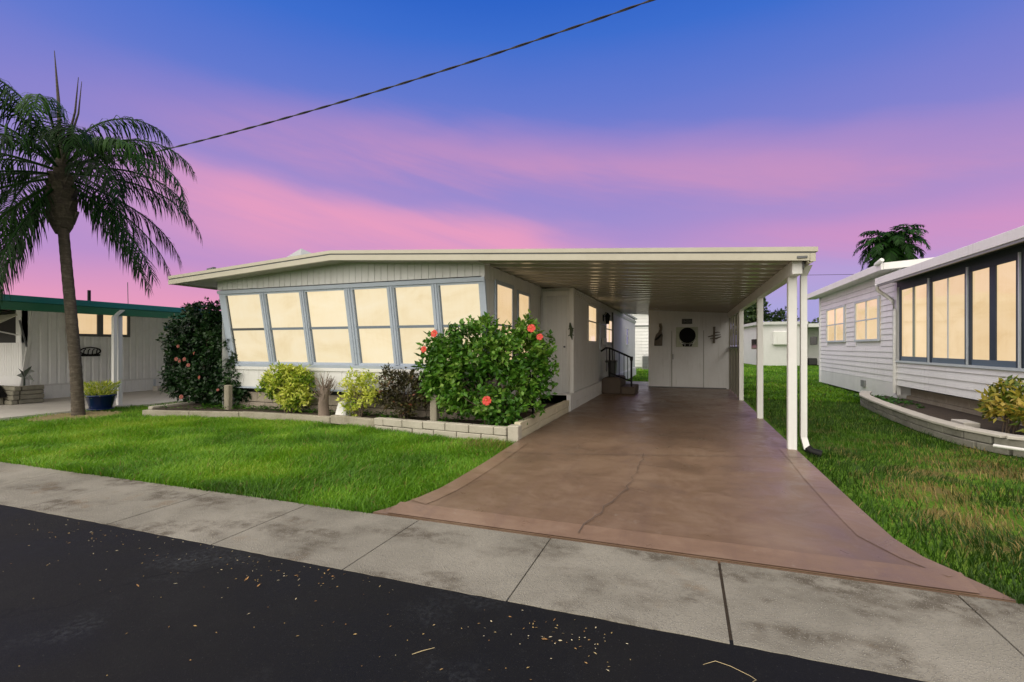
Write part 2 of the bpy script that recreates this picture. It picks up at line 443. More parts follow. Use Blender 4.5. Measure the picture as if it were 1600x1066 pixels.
def np_mesh(name, V, T, mat, parent=None, tint=None, **kw):
    V = np.asarray(V, np.float32).reshape(-1, 3); T = np.asarray(T, np.int32).reshape(-1, 3)
    me = bpy.data.meshes.new(name)
    me.vertices.add(len(V)); me.vertices.foreach_set('co', V.ravel())
    me.loops.add(T.size); me.loops.foreach_set('vertex_index', T.ravel())
    me.polygons.add(len(T)); me.polygons.foreach_set('loop_start', np.arange(0, T.size, 3, dtype=np.int32))
    me.update(calc_edges=True)
    if tint is not None:
        a = me.attributes.new('tint', 'FLOAT', 'POINT'); a.data.foreach_set('value', np.asarray(tint, np.float32))
    me.materials.append(mat)
    o = bpy.data.objects.new(name, me); COL.objects.link(o)
    return finish(o, parent, **kw)


def leaves_np(P, N, T, L, W, tint, fold=.25, droop=.15):
    """many folded leaves: P base point, N normal, T direction of the tip"""
    P = np.asarray(P); n = len(P); L = np.asarray(L).reshape(-1, 1); W = np.asarray(W).reshape(-1, 1)
    T = T / np.linalg.norm(T, axis=1, keepdims=True)
    S = np.cross(T, N); S /= (np.linalg.norm(S, axis=1, keepdims=True) + 1e-9); N = np.cross(S, T)
    mid = P + T * L * .45 - N * W * fold
    l = P + T * L * .42 + S * W * .5; r = P + T * L * .42 - S * W * .5
    tip = P + T * L - N * L * droop
    V = np.stack([P, l, mid, r, tip], 1).reshape(-1, 3)
    b = (np.arange(n) * 5)[:, None]
    F = np.concatenate([b + [0, 2, 1], b + [0, 3, 2], b + [1, 2, 4], b + [2, 3, 4]], 1).reshape(-1, 3)
    return V, F, np.repeat(tint, 5)


def vnoise(x, y, s, seed=0):
    """cheap smooth value noise, 0..1"""
    x = np.asarray(x) / s + 37.1 * seed; y = np.asarray(y) / s + 11.7 * seed
    xi = np.floor(x).astype(np.int64); yi = np.floor(y).astype(np.int64); fx = x - xi; fy = y - yi
    fx = fx * fx * (3 - 2 * fx); fy = fy * fy * (3 - 2 * fy)
    def h(a, b):
        k = (a * 374761393 + b * 668265263 + seed * 982451653) & 0xffffffff
        k = ((k ^ (k >> 13)) * 1274126177) & 0xffffffff
        return ((k ^ (k >> 16)) & 0xffff) / 65535.
    return (h(xi, yi) * (1 - fx) + h(xi + 1, yi) * fx) * (1 - fy) + (h(xi, yi + 1) * (1 - fx) + h(xi + 1, yi + 1) * fx) * fy


def ribbed(mb, a0, a1, const, z0, z1, axis, out, pitch, groove, depth):
    """vertical grooved sheet along x (axis 0, at y=const) or y (axis 1, at x=const); out = sign of the outward side; z1 may be a function"""
    f1 = z1 if callable(z1) else (lambda a: z1)
    prof = []; a = a0
    while a < a1 - 1e-6:
        e = min(a + pitch, a1)
        g = min(groove, (e - a) * .6)
        prof += [(a, 0.), (e - g, 0.), (e - g * .7, -depth), (e - g * .3, -depth)]
        a = e
    prof.append((a1, 0.))
    vs = []; fs = []
    for i, (u, d) in enumerate(prof):
        c = const + out * d
        for z in (z0, f1(u)): vs.append((u, c, z) if axis == 0 else (c, u, z))
        if i: fs.append((2 * i - 2, 2 * i, 2 * i + 1, 2 * i - 1))
    mb.add(vs, fs)
    return mb


# ------------------------------------------------------------------ ground, road, pavement
def sheet(name, pts, z, mat, kind='structure', parent=None, th=0):
    mb = MB()
    if th: mb.prism(pts, 2, z - th, z)
    else: mb.add([(x, y, z) for x, y in pts], [tuple(range(len(pts)))])
    return mb.build(name, mat, parent, kind=kind)


sheet('ground', [(-400, -400), (400, -400), (400, 500), (-400, 500)], -.035, M_turf)
road = sheet('road', [(-60, -4.5), (60, -4.5), (60, 2.43), (-60, 2.43)], -.0022, M_asphalt)

walk = sheet('sidewalk', [(-30, 2.39), (12, 2.39), (12, 3.30), (-30, 3.30)], -.014, M_soil)
joints = [-.893, .198, 1.392]
k = -1.955
while k > -24: joints.append(k); k -= 1.09
joints.sort(); joints += [2.5, 3.6, 4.7, 5.8, 6.9, 8.0]
for i in range(len(joints) - 1):
    a, b = joints[i] + (.008 if i == joints.index(.198) else .004), joints[i + 1] - (.008 if joints[i + 1] == .198 else .004)
    n = max(3, int((b - a) / .07))
    dz = random.uniform(-.0005, .0025)
    front = [(a + (b - a) * q / n, 2.395 + random.uniform(-.0035, .0035)) for q in range(n + 1)]
    back = [(b, 3.285), (a, 3.285)]
    MB().prism(front + back, 2, -.06, dz).build('slab', M_walk, walk, .0015)


def edge_l(y): return np.interp(y, [3.28, 3.38, 3.6, 4.0, 5.0, 6.4], [-2.40, -2.30, -2.19, -2.13, -2.14, -2.20])
def edge_r(y): return np.interp(y, [3.28, 3.45, 3.65, 3.95, 4.4, 18.7], [1.66, 1.52, 1.40, 1.34, 1.33, 1.33])


ys = [3.292, 3.38, 3.5, 3.65, 3.8, 3.95, 4.2, 4.6, 5, 5.5, 6.4, 8, 10, 13, 16, 18.7]
zs = lambda y: float(np.interp(y, [3.28, 3.42, 3.7], [.006, .034, .042]))
dl = MB(); vs = []; fs = []
for i, y in enumerate(ys):
    for x in np.linspace(edge_l(y), edge_r(y), 9): vs.append((x, y, zs(y)))
for i in range(len(ys) - 1):
    for j in range(8): fs.append((i * 9 + j, i * 9 + j + 1, i * 9 + j + 10, i * 9 + j + 9))
dl.add(vs, fs)
for side in (0, 8):                                    # edges of the slab
    vs = []; fs = []
    for i, y in enumerate(ys):
        x = edge_l(y) if side == 0 else edge_r(y)
        vs += [(x, y, zs(y)), (x, y, -.04)]
        if i: fs.append((2 * i - 2, 2 * i - 1, 2 * i + 1, 2 * i) if side == 0 else (2 * i, 2 * i + 1, 2 * i - 1, 2 * i - 2))
    dl.add(vs, fs)
dl.add([(edge_l(3.292), 3.292, .006), (edge_r(3.292), 3.292, .006), (edge_r(3.292), 3.292, -.04), (edge_l(3.292), 3.292, -.04)], [(3, 2, 1, 0)])
drive = dl.build('driveway', M_drive, kind='structure')


def strip(name, pts_w, mat, parent, dz):
    """thin painted strip along (x, y, width) points on the driveway"""
    vs = []; fs = []
    for i, (x, y, wd) in enumerate(pts_w):
        a = Vector(pts_w[max(0, i - 1)][:2]); b = Vector(pts_w[min(len(pts_w) - 1, i + 1)][:2])
        d = (b - a).normalized(); nrm = Vector((-d.y, d.x)) * wd / 2
        for s_ in (1, -1):
            px, py = x + s_ * nrm.x, y + s_ * nrm.y
            vs.append((px, py, zs(py) + dz))
        if i: fs.append((2 * i - 2, 2 * i - 1, 2 * i + 1, 2 * i))
    return MB().add(vs, fs).build(name, mat, parent)


yy = [3.46, 3.55, 3.65, 3.8, 3.95, 4.2, 4.6, 5, 5.5, 6.2, 7.0]
strip('painted_border', [(edge_r(y) - .115 * min(1, .5 + (y - 3.46)), y, .22 * min(1, .5 + (y - 3.46)) * (1 if y < 6 else .8)) for y in yy], M_border, drive, .004)
strip('painted_border', [(edge_l(y) + .095, y, .18) for y in yy[:-1] if y >= 3.5], M_border, drive, .004)
strip('painted_border', [(x, 3.40, .20) for x in np.linspace(-2.26, 1.50, 9)], M_border, drive, .008)
crk = [(-.48, 6.06)]
while crk[-1][1] > 3.4:
    x, y = crk[-1]; ny = y - random.uniform(.05, .16)
    crk.append((float(np.interp(ny, [3.31, 4.15, 4.66, 6.06], [-.72, -.57, -.49, -.47])) + random.uniform(-.022, .022), ny))
strip('crack', [(x, y, .004 + .007 * random.random()) for x, y in crk], M_crack, drive, .012)
strip('crack', [(x, float(np.interp(x, [-2.1, -1.55, .92, 1.3], [5.55, 5.68, 6.39, 6.45])) + random.uniform(-.008, .008), .010) for x in np.linspace(-2.1, 1.3, 26)], M_crack, drive, .012)

# neighbour's concrete drive on the left
sheet('neighbour_driveway', [(-22, 3.31), (-11.95, 3.31), (-11.95, 5.0), (-11.9, 6.2), (-11.75, 7.3), (-11.55, 8.6), (-11.5, 30), (-22, 30)], .03, M_slab, th=.07)

# ------------------------------------------------------------------ main house
def rt(x): return 2.96 - .0617 * abs(x + 5.6)              # roof top height


H = thing('mobile_home', 'low white mobile home with slanted lit front windows and cream roof edge', 'house', (-5.6, 7.3, 0))
XL, XR, XW = -8.73, -2.99, -2.30
MB().box(XL + .06, XR - .07, 7.42, 10.1, .12, 2.52).build('wall', M_dark, H)      # closed core behind the front room
side = MB()
ribbed(side, 7.1, 24, XL, .1, 2.6, 1, -1, .2, .012, .008)
side.box(XL + .002, XL + .05, 7.30, 24, .1, 2.6)
side.build('wall', M_wallgrey, H)
# side wall of the front room, slanted front edge
sw = MB()
sw.prism([(7.275, .45), (10.16, .45), (10.16, 2.54), (7.03, 2.54), (7.03, 2.40), (7.27, 1.02)], 0, XR - .06, XR)
sw.build('wall', M_wallgrey, H)
fz = MB(); ribbed(fz, 7.0, 10.2, XR + .012, 2.44, 2.66, 1, 1, .16, .012, .008)
fz.box(XR - .05, XR + .006, 6.998, 10.2, 2.42, 2.66)
fz.build('gable_panel', M_wallgrey, H)
jw = MB(); ribbed(jw, XR, XW + .02, 10.16, .3, 2.62, 0, -1, .22, .010, .008); jw.box(XR, XW, 10.172, 10.24, .3, 2.62)
jw.build('wall', M_wallgrey, H)
rw = MB(); ribbed(rw, 10.15, 24, XW, .36, 2.66, 1, 1, .405, .014, .010); rw.box(XW - .08, XW - .012, 10.25, 24, .3, 2.66)
rw.build('wall', M_wallgrey, H)
MB().box(XL + .05, XW - .1, 23.9, 24, .1, 2.6).build('wall', M_wallgrey, H)
sk = MB()
for i in range(9):
    y0 = 9.62 + i * .46
    for j in range(2): sk.box(XW + .015, XW + .10 + .004 * ((i + j) % 2), y0 + .004, y0 + .456, .0 + j * .19, .186 + j * .19)
sk.box(XW - .05, XW + .05, 13.7, 24, .0, .36)
sk.build('skirting', M_wallgrey, H)
# gable panel over the front windows (vertical grooves)
gp = MB(); ribbed(gp, XL, XR + .012, 7.0, 2.475, lambda x: rt(x) - .10, 0, -1, .132, .014, .010)
gp.box(XL, XR, 7.012, 7.07, 2.475, 2.70)
gp.build('gable_panel', M_wallgrey, H)
# slanted window band
eh = Vector((0, -.24, 1.38)).normalized(); en = Vector((0, -1.38, -.24)).normalized(); ex = Vector((1, 0, 0))
LEN = math.hypot(.24, 1.38)
def TP(x, n, h): return Vector((x, 7.27, 1.02)) + en * n + eh * h
def tbox(mb, x0, x1, n0, n1, h0, h1):
    return mb.obox(TP((x0 + x1) / 2, (n0 + n1) / 2, (h0 + h1) / 2), ex, en, eh, (x1 - x0) / 2, (n1 - n0) / 2, (h1 - h0) / 2)
tbox(MB(), XL, XR + .005, -.03, .035, LEN - .005, LEN + .062).build('window_header', M_frame, H)
tbox(MB(), XL, XR + .005, -.03, .045, -.068, 0).build('window_sill', M_frame, H)
wins = [(-8.56, -7.68), (-7.54, -6.72), (-6.58, -5.71), (-5.53, -4.82), (-4.68, -3.96), (-3.82, -3.10)]
edges = [XL] + [(wins[i][1] + wins[i + 1][0]) / 2 for i in range(5)] + [XR + .005]
for i, (a, b) in enumerate(wins):
    fr = MB()
    L_, R_ = edges[i] + .004, edges[i + 1] - .004
    tbox(fr, L_, a, -.03, .012, 0, LEN - .008); tbox(fr, b, R_, -.03, .012, 0, LEN - .008)
    if i not in (0,): tbox(fr, L_, L_ + .04, .012, .03, .01, LEN - .015)
    if i not in (5,): tbox(fr, R_ - .04, R_, .012, .03, .01, LEN - .015)
    tbox(fr, a, b, -.03, .010, 0, .035); tbox(fr, a, b, -.03, .010, LEN - .045, LEN - .008)
    o = fr.build('window', M_frame, H, .003)
    g = MB(); tbox(g, a - .004, b + .004, -.055, -.042, .02, .665); g.build('pane', G_front, o)
    g = MB(); tbox(g, a - .004, b + .004, -.048, -.034, .70, LEN - .03); g.build('pane', G_front, o)
    rl = MB(); tbox(rl, a + .001, b - .001, -.05, -.006, .66, .705); tbox(rl, a + .001, a + .014, -.05, -.02, .03, LEN - .04); tbox(rl, b - .014, b - .001, -.05, -.02, .03, LEN - .04)
    rl.build('meeting_rail', M_darkgrey if i == 0 else paint('rail_grey', (.20, .24, .30), .4) if i == 1 else MATS['rail_grey'], o)
lp = MB(); ribbed(lp, XL, XR, 7.262, .56, .956, 0, -1, .40, .016, .010); lp.box(XL, XR, 7.275, 7.33, .56, .95)
lp.build('lower_panel', M_white, H)
MB().box(XL, XR + .002, 7.235, 7.262, .90, .958).build('trim_strip', M_white, H)
MB().box(XL + .02, XR - .02, 7.245, 7.33, .525, .558).build('trim_strip', M_frame, H)
for i in range(14):                                                       # tan footing blocks
    x0 = XL + .05 + i * .405
    for j in range(2):
        off = .2 * j
        MB().box(x0 + off, min(x0 + off + .395, XR - .03), 7.335 + random.uniform(0, .012), 7.40, .05 + j * .2, .245 + j * .2 - .006).build('footing_block', M_stone, H, .006)
# windows in the side of the front room
def side_window(x, y0, y1, z0, z1, fm, pm, parent, out=1, rail=None, mull=None, fw=.06, ft=.03):
    f = MB(); X0, X1 = sorted((x + out * .002, x + out * ft))
    f.box(X0, X1, y0 - fw, y0, z0 - fw, z1 + fw); f.box(X0, X1, y1, y1 + fw, z0 - fw, z1 + fw)
    f.box(X0, X1, y0, y1, z1, z1 + fw); f.box(X0, X1, y0, y1, z0 - fw, z0)
    o = f.build('window', fm, parent, .003)
    zz = [z0] + (list(rail) if rail else []) + [z1]; yv = [y0] + (list(mull) if mull else []) + [y1]
    P0, P1 = sorted((x + out * .004, x + out * .010))
    B0, B1 = sorted((x + out * .004, x + out * (ft - .006)))
    for a in range(len(zz) - 1):
        for b in range(len(yv) - 1):
            MB().box(P0, P1, yv[b] + .001, yv[b + 1] - .001, zz[a] + .001, zz[a + 1] - .001).build('pane', pm, o)
    br = MB()
    for q in zz[1:-1]: br.box(B0, B1, y0 + .001, y1 - .001, q - .017, q + .017)
    for q in yv[1:-1]: br.box(B0 + .001 * out, B1 + .001 * out, q - .017, q + .017, z0 + .001, z1 - .001)
    if br.v: br.build('glazing_bar', fm, o)
    return o
side_window(XR, 7.50, 8.26, 1.05, 2.40, M_frame, G_side, H, 1, [1.72], fw=.07)
side_window(XR, 8.62, 9.25, 1.05, 2.36, M_frame, G_side, H, 1, [1.72], fw=.06)
side_window(XW, 11.97, 13.05, 1.50, 2.38, M_white, G_side, H, 1, [2.0], fw=.05)
side_window(XW, 14.85, 16.15, 1.50, 2.18, M_white, G_side, H, 1, [1.9], fw=.05)
side_window(XW, 20.2, 20.9, 1.45, 2.1, M_white, M_darkpane, H, 1, [1.8], fw=.05)
# recessed closet door, casing
d = MB(); ribbed(d, -2.84, -2.40, 10.135, .42, 2.44, 0, -1, .11, .010, .006); d.box(-2.84, -2.40, 10.143, 10.158, .42, 2.44)
door = d.build('door', M_wallgrey, H)
MB().lathe((-2.45, 10.12, 1.35), [(0, -.02), (.022, -.015), (.022, .015), (0, .02)], 10).build('handle', M_darkgrey, door)
c = MB(); c.box(-2.93, -2.84, 10.12, 10.158, .38, 2.5); c.box(-2.40, -2.31, 10.12, 10.158, .38, 2.5); c.box(-2.93, -2.31, 10.118, 10.158, 2.45, 2.56)
c.build('door_casing', M_white, H, .004)
MB().box(-2.315, -2.225, 10.02, 10.118, .34, 2.60).build('corner_post', M_white, H, .006)
MB().box(-3.0, -2.24, 10.0, 10.117, .32, .345).build('door_sill', M_white, H)
for j, (dx, z) in enumerate(((.07, 2.555), (.05, 2.515), (.03, 2.475))):
    MB().box(XW + .001, XW + dx, 10.13, 24, z, z + .034).build('cornice_strip', M_white, H)
MB().tube([(XW + .06, 15.9, .36), (XW + .06, 15.9, 2.47)], .03, 8).build('conduit', M_darkgrey, H)
# roof
def roof_piece(x0, x1, y0, y1, th, mat, name, parent, top=0.):
    pts = [x for x in (x0, -5.6, x1) if x0 <= x <= x1]
    poly = [(x, rt(x) + top) for x in pts] + [(x, rt(x) + top - th) for x in reversed(pts)]
    return MB().prism(poly, 1, y0, y1).build(name, mat, parent)
roof = roof_piece(-9.45, XR, 6.60, 24.3, .07, M_rooftop, 'roof', H, -.01)
roof_piece(XR + .001, XW + .08, 18.72, 24.3, .07, M_rooftop, 'roof', H, -.01)
roof_piece(-9.44, XL - .002, 6.62, 24.2, .03, M_pan, 'soffit', H, -.105)
roof_piece(XL + .001, XR, 6.62, 6.995, .03, M_pan, 'soffit', H, -.105)
def fascia(x0, x1, parent):
    roof_piece(x0, x1, 6.552, 6.60, .055, M_fascia, 'drip_edge', parent, .006)
    roof_piece(x0, x1, 6.566, 6.60, .022, M_darkgrey, 'fascia_groove', parent, -.049)
    roof_piece(x0, x1, 6.556, 6.60, .085, M_fascia, 'fascia', parent, -.071)
fascia(-9.49, XR, H)
MB().box(-9.49, -9.452, 6.601, 24.3, rt(-9.49) - .15, rt(-9.49) + .004).build('fascia', M_fascia, H)
# small fittings on the roof
b = MB(); b.tube([(-8.75, 6.9, 2.74), (-8.75, 6.9, 2.84)], .012, 6); b.obox((-8.78, 6.88, 2.87), (.9, .3, .2), (-.3, .95, 0), (-.2, 0, .97), .05, .03, .022); b.obox((-8.70, 6.9, 2.88), (1, 0, 0), (0, 1, 0), (0, 0, 1), .022, .03, .03)
b.build('floodlight', M_darkgrey, H)
cw = MB(); cw.add([(-8.75, 7.7, 2.76), (-7.1, 7.45, 2.88), (-6.6, 8.5, 2.92), (-7.9, 8.9, 2.84), (-7.68, 8.1, 3.44)], [(0, 1, 4), (1, 2, 4), (2, 3, 4), (3, 0, 4)])
cw.build('roof_cap', M_acm2, H)
dn = MB(); dn.box(-9.0, -8.93, 7.5, 7.56, 1.0, 2.42); dn.tube([(-9.42, 7.55, 2.52), (-9.1, 7.54, 2.42), (-8.97, 7.53, 2.30)], .018, 6); dn.tube([(-8.96, 7.5, 2.2), (-8.7, 7.3, 2.08)], .012, 6)
dn.build('downspout', M_frame, H)

# wall lantern by the steps
t_ = thing('wall_lantern', 'black coach lantern on the white side wall above the steps', 'lamp', (XW + .1, 14.35, 2.1))
MB().box(XW + .001, XW + .03, 14.28, 14.42, 2.1, 2.3).build('backplate', M_black, t_)
MB().lathe((XW + .13, 14.35, 2.02), [(0, 0), (.05, 0), (.075, .22), (.10, .23), (.02, .33), (0, .34)], 6, False).build('lantern_body', M_black, t_)
MB().tube([(XW + .03, 14.35, 2.28), (XW + .09, 14.35, 2.38), (XW + .13, 14.35, 2.33)], .012, 6).build('bracket', M_black, t_)
t_ = thing('wall_ornament', 'small mossy green lizard ornament hung on the white corner post', 'ornament', (-2.27, 10.0, 1.55))
lz = MB(); lz.tube([(-2.30, 10.0, 1.86), (-2.29, 9.985, 1.78), (-2.26, 9.98, 1.70), (-2.275, 9.985, 1.60), (-2.25, 9.99, 1.50)], [.012, .03, .036, .03, .008], 8)
for z, s_ in ((1.76, 1), (1.62, 1), (1.75, -1), (1.61, -1)): lz.tube([(-2.275, 9.985, z), (-2.275 + .06 * s_, 9.985, z - .03)], [.014, .008], 6)
lz.build('lizard', paint('mossy_metal', (.05, .075, .035), .6, .3, 20), t_)

# ------------------------------------------------------------------ carport
C = thing('carport', 'flat white metal carport roof on slim posts over the brown driveway', 'carport', (1.28, 7.0, 0))
def ct(x): return rt(x) - .075
x0, x1 = XR + .002, 1.36
first = None
for i in range(30):
    y = 6.61 + i * .4033
    if i == 0:
        prof = [(0, 0), (.19, 0), (.235, -.05), (.355, -.05), (.403, 0), (.403, .012), (0, .012)]
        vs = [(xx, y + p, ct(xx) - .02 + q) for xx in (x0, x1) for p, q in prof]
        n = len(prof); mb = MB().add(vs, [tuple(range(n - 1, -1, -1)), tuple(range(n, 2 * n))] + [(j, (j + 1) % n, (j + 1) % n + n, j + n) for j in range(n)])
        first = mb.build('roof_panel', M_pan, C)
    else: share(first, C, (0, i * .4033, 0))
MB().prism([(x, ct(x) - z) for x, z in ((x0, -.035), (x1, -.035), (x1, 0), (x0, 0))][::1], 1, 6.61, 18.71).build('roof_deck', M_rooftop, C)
roof_piece(XR + .001, 1.47, 6.552, 6.60, .055, M_fascia, 'drip_edge', C, .006)
roof_piece(XR + .001, 1.44, 6.566, 6.60, .022, M_darkgrey, 'fascia_groove', C, -.049)
roof_piece(XR + .001, 1.385, 6.556, 6.60, .085, M_fascia, 'fascia', C, -.071)
roof_piece(1.361, 1.47, 6.601, 18.7, .05, M_fascia, 'drip_edge', C, .004)
MB().box(1.225, 1.335, 6.68, 18.7, 2.235, 2.405).build('beam', M_white, C, .005)
MB().box(1.337, 1.352, 6.66, 18.7, 2.30, 2.43).build('beam_trim', M_darkgrey, C)
gt = MB().prism([(1.366, 2.462), (1.366, 2.36), (1.39, 2.335), (1.43, 2.36), (1.45, 2.462), (1.44, 2.462), (1.42, 2.37), (1.39, 2.348), (1.376, 2.37), (1.376, 2.462)], 1, 6.57, 18.7)
gt.box(1.388, 1.448, 6.56, 6.569, 2.36, 2.46); gt.build('gutter', M_fascia, C, .003)
MB().box(1.25, 1.36, 6.545, 6.5555, 2.40, 2.432).build('gutter_slot', M_darkgrey, C, .01)
for (x, y) in ((1.28, 7.0), (1.285, 9.85), (1.285, 13.0)):
    MB().box(x - .05, x + .05, y - .05, y + .05, .03, 2.24).build('post', M_white, C, .006)
ds = MB(); ds.box(1.385, 1.455, 7.02, 7.09, .20, 2.25)
ds.hexa([(1.385, 7.02, .20), (1.455, 7.02, .20), (1.455, 7.09, .20), (1.385, 7.09, .20), (1.385, 7.02, .201), (1.455, 7.02, .201), (1.455, 7.09, .201), (1.385, 7.09, .201)])
ds.add([(1.385, 7.02, .2), (1.455, 7.02, .2), (1.455, 7.09, .2), (1.385, 7.09, .2), (1.415, 6.98, .05), (1.485, 6.98, .06), (1.485, 7.05, .06), (1.415, 7.05, .05)],
       [(0, 1, 5, 4), (1, 2, 6, 5), (2, 3, 7, 6), (3, 0, 4, 7)])
ds.add([(1.385, 7.02, 2.25), (1.455, 7.02, 2.25), (1.455, 7.09, 2.25), (1.385, 7.09, 2.25), (1.41, 6.9, 2.37), (1.49, 6.9, 2.37), (1.49, 6.97, 2.37), (1.41, 6.97, 2.37)],
       [(0, 1, 5, 4), (1, 2, 6, 5), (2, 3, 7, 6), (3, 0, 4, 7)])
ds.build('downspout', M_white, C)
MB().tube([(1.45, 7.02, .07), (1.49, 7.0, .025), (1.60, 6.97, .0)], .052, 10).build('drain_elbow', M_black, C)

# ------------------------------------------------------------------ storage shed at the end of the carport
S = thing('storage_shed', 'plain white shed closing the far end of the carport', 'shed', (0, 16.2, 0))
sw = MB(); ribbed(sw, -1.13, 1.265, 16.2, .04, lambda x: ct(x) - .075, 0, -1, .777, .012, .006); sw.box(-1.13, 1.265, 16.207, 16.3, .04, 2.5)
sw.box(-1.13, -1.07, 16.301, 18.6, .04, 2.58); sw.box(1.14, 1.20, 16.301, 18.6, .04, 2.42); sw.box(-1.07, 1.14, 18.52, 18.6, .04, 2.40)
sw.build('wall', M_wallgrey, S)
MB().box(-1.12, 1.19, 16.185, 16.199, .042, .075).build('base_strip', M_darkgrey, S)
d = MB(); d.prism([(-.40, .09), (.52, .09), (.52, 1.86), (.43, 1.93), (-.31, 1.93), (-.40, 1.86)], 1, 16.182, 16.197)
door = d.build('door', M_wallgrey, S, .003)
c = MB(); c.box(-.425, -.402, 16.178, 16.199, .08, 1.86); c.box(.522, .545, 16.178, 16.199, .08, 1.86); c.build('door_trim', paint('door_trim_grey', (.36, .36, .33), .6), S)  # mid-grey strips outlining the shed door
MB().box(-.385, -.365, 16.155, 16.183, .95, 1.12).build('handle', M_darkgrey, door, .004)

# things hung on the shed
def lathe_y(mb, c, prof, n=28):
    vs = []; k = len(prof)
    for r, yo in prof:
        for j in range(n):
            a = 2 * math.pi * j / n; vs.append((c[0] + r * math.cos(a), c[1] + yo, c[2] + r * math.sin(a)))
    return mb.add(vs, [(i * n + j, i * n + (j + 1) % n, (i + 1) * n + (j + 1) % n, (i + 1) * n + j) for i in range(k - 1) for j in range(n)], False)
W = thing('wall_plaque', 'pale square plaque with a black round wreath on the shed door', 'plaque', (.05, 16.18, 1.34))
MB().box(-.28, .37, 16.155, 16.181, 1.34, 1.97).build('board', M_board2, W, .004)
rg = MB(); lathe_y(rg, (.055, 16.15, 1.71), [(0, -.012), (.19, -.012), (.235, -.03), (.245, -.012), (.245, 0)]); rg.build('disc', M_matte, W)
for q in range(26):
    a = q * 2 * math.pi / 26
    rr = MB(); rr.obox((.055 + .20 * math.cos(a), 16.125, 1.71 + .20 * math.sin(a)), (math.cos(a + .5), 0, math.sin(a + .5)), (0, 1, 0), (-math.sin(a + .5), 0, math.cos(a + .5)), .05, .012, .018)
    if q == 0: first = rr
    else: first.add(rr.v, rr.f)
first.build('wreath_twig', M_matte, W)
rb = MB()
for s_ in (1, -1):
    rb.tube([(.055 + s_ * .24, 16.128, 1.56), (.055 + s_ * .17, 16.122, 1.46), (.055 + s_ * .06, 16.12, 1.43), (.055 + s_ * .075, 16.12, 1.37)], .012, 6)
rb.build('ribbon', M_white, W)
MB().prism([(-.07, 1.36), (.18, 1.36), (.235, 1.50), (.15, 1.47), (.10, 1.45), (.01, 1.45), (-.04, 1.47), (-.125, 1.50)], 1, 16.128, 16.154).build('bow', M_black, W)
P = thing('pelican_carving', 'grey wooden pelican carving standing out from the shed wall', 'carving', (-.82, 16.16, 1.38))
MB().prism([(-.95, 1.38), (-.70, 1.38), (-.69, 1.62), (-.68, 1.72), (-.72, 1.85), (-.78, 1.86), (-.90, 1.74), (-.94, 1.58)], 1, 16.13, 16.195).build('body', M_wood, P, .015)
MB().tube([(-.77, 16.15, 1.82), (-.74, 16.13, 1.92), (-.765, 16.13, 2.02), (-.755, 16.12, 2.09)], [.05, .036, .032, .045], 10).build('neck', M_wood, P)
MB().tube([(-.745, 16.10, 2.10), (-.71, 16.09, 1.98), (-.715, 16.09, 1.80)], [.028, .02, .006], 8).build('beak', M_timber, P)
MB().prism([(-.92, 1.60), (-.74, 1.76), (-.70, 1.74), (-.80, 1.62), (-.90, 1.54)], 1, 16.10, 16.131).build('wing', M_black, P, .01)
D = thing('driftwood_ornament', 'grey crossed driftwood ornament on the shed wall right of the door', 'ornament', (.84, 16.17, 1.45))
MB().tube([(.83, 16.16, 1.46), (.835, 16.15, 1.72), (.84, 16.16, 1.97)], [.038, .03, .034], 8).build('upright', M_wood, D)
MB().tube([(.66, 16.14, 1.66), (.82, 16.12, 1.70), (1.02, 16.14, 1.72)], [.012, .024, .010], 8).build('branch', M_wood, D)
MB().tube([(.72, 16.14, 1.60), (.90, 16.12, 1.61), (1.03, 16.13, 1.66)], [.012, .026, .012], 8).build('branch', M_wood, D)
MB().tube([(.84, 16.13, 1.78), (.93, 16.11, 1.80), (1.0, 16.13, 1.79)], [.02, .016, .008], 8).build('branch', M_wood, D)
G = thing('door_sign', 'small dark sign board above the shed door', 'sign', (.045, 16.19, 2.08))
MB().box(-.11, .20, 16.17, 16.196, 2.07, 2.23).build('sign_board', M_signm, G, .004)
sg = MB()
for (a, b, zz0, zz1) in ((-.075, -.065, 2.11, 2.20), (-.03, .02, 2.145, 2.155), (-.03, -.02, 2.11, 2.20), (.04, .05, 2.10, 2.21), (.07, .14, 2.18, 2.19), (.07, .14, 2.13, 2.14), (.16, .17, 2.11, 2.20)):
    sg.box(a, b, 16.166, 16.1695, zz0, zz1)
sg.build('sign_mark', M_acm, G)

# louvred screen between the shed and the third post
L = thing('louvre_screen', 'tall slatted metal screen beside the shed at the grass edge', 'screen', (1.285, 14.6, .03))
fr = MB()
for y in (13.06, 13.85, 14.65, 15.42, 16.17): fr.box(1.262, 1.308, y, y + .04, .04, 2.234)
fr.build('upright', M_wovenm, L)
MB().box(1.258, 1.312, 13.1, 16.16, 1.30, 1.36).build('mid_rail', M_darkgrey, L)
sl = MB()
for k in range(64):
    z = .08 + k * .0335
    if 1.27 < z < 1.37: continue
    for y0, y1 in ((13.105, 13.845), (13.895, 14.645), (14.695, 15.415), (15.465, 16.165)):
        ym = (y0 + y1) / 2; bow = .018
        sl.add([(1.272, y0, z), (1.272 - bow, ym, z), (1.272, y1, z), (1.294, y1, z + .029), (1.294 - bow, ym, z + .029), (1.294, y0, z + .029)], [(0, 1, 4, 5), (1, 2, 3, 4)])
sl.build('slat', M_wovenm, L, kind='stuff')

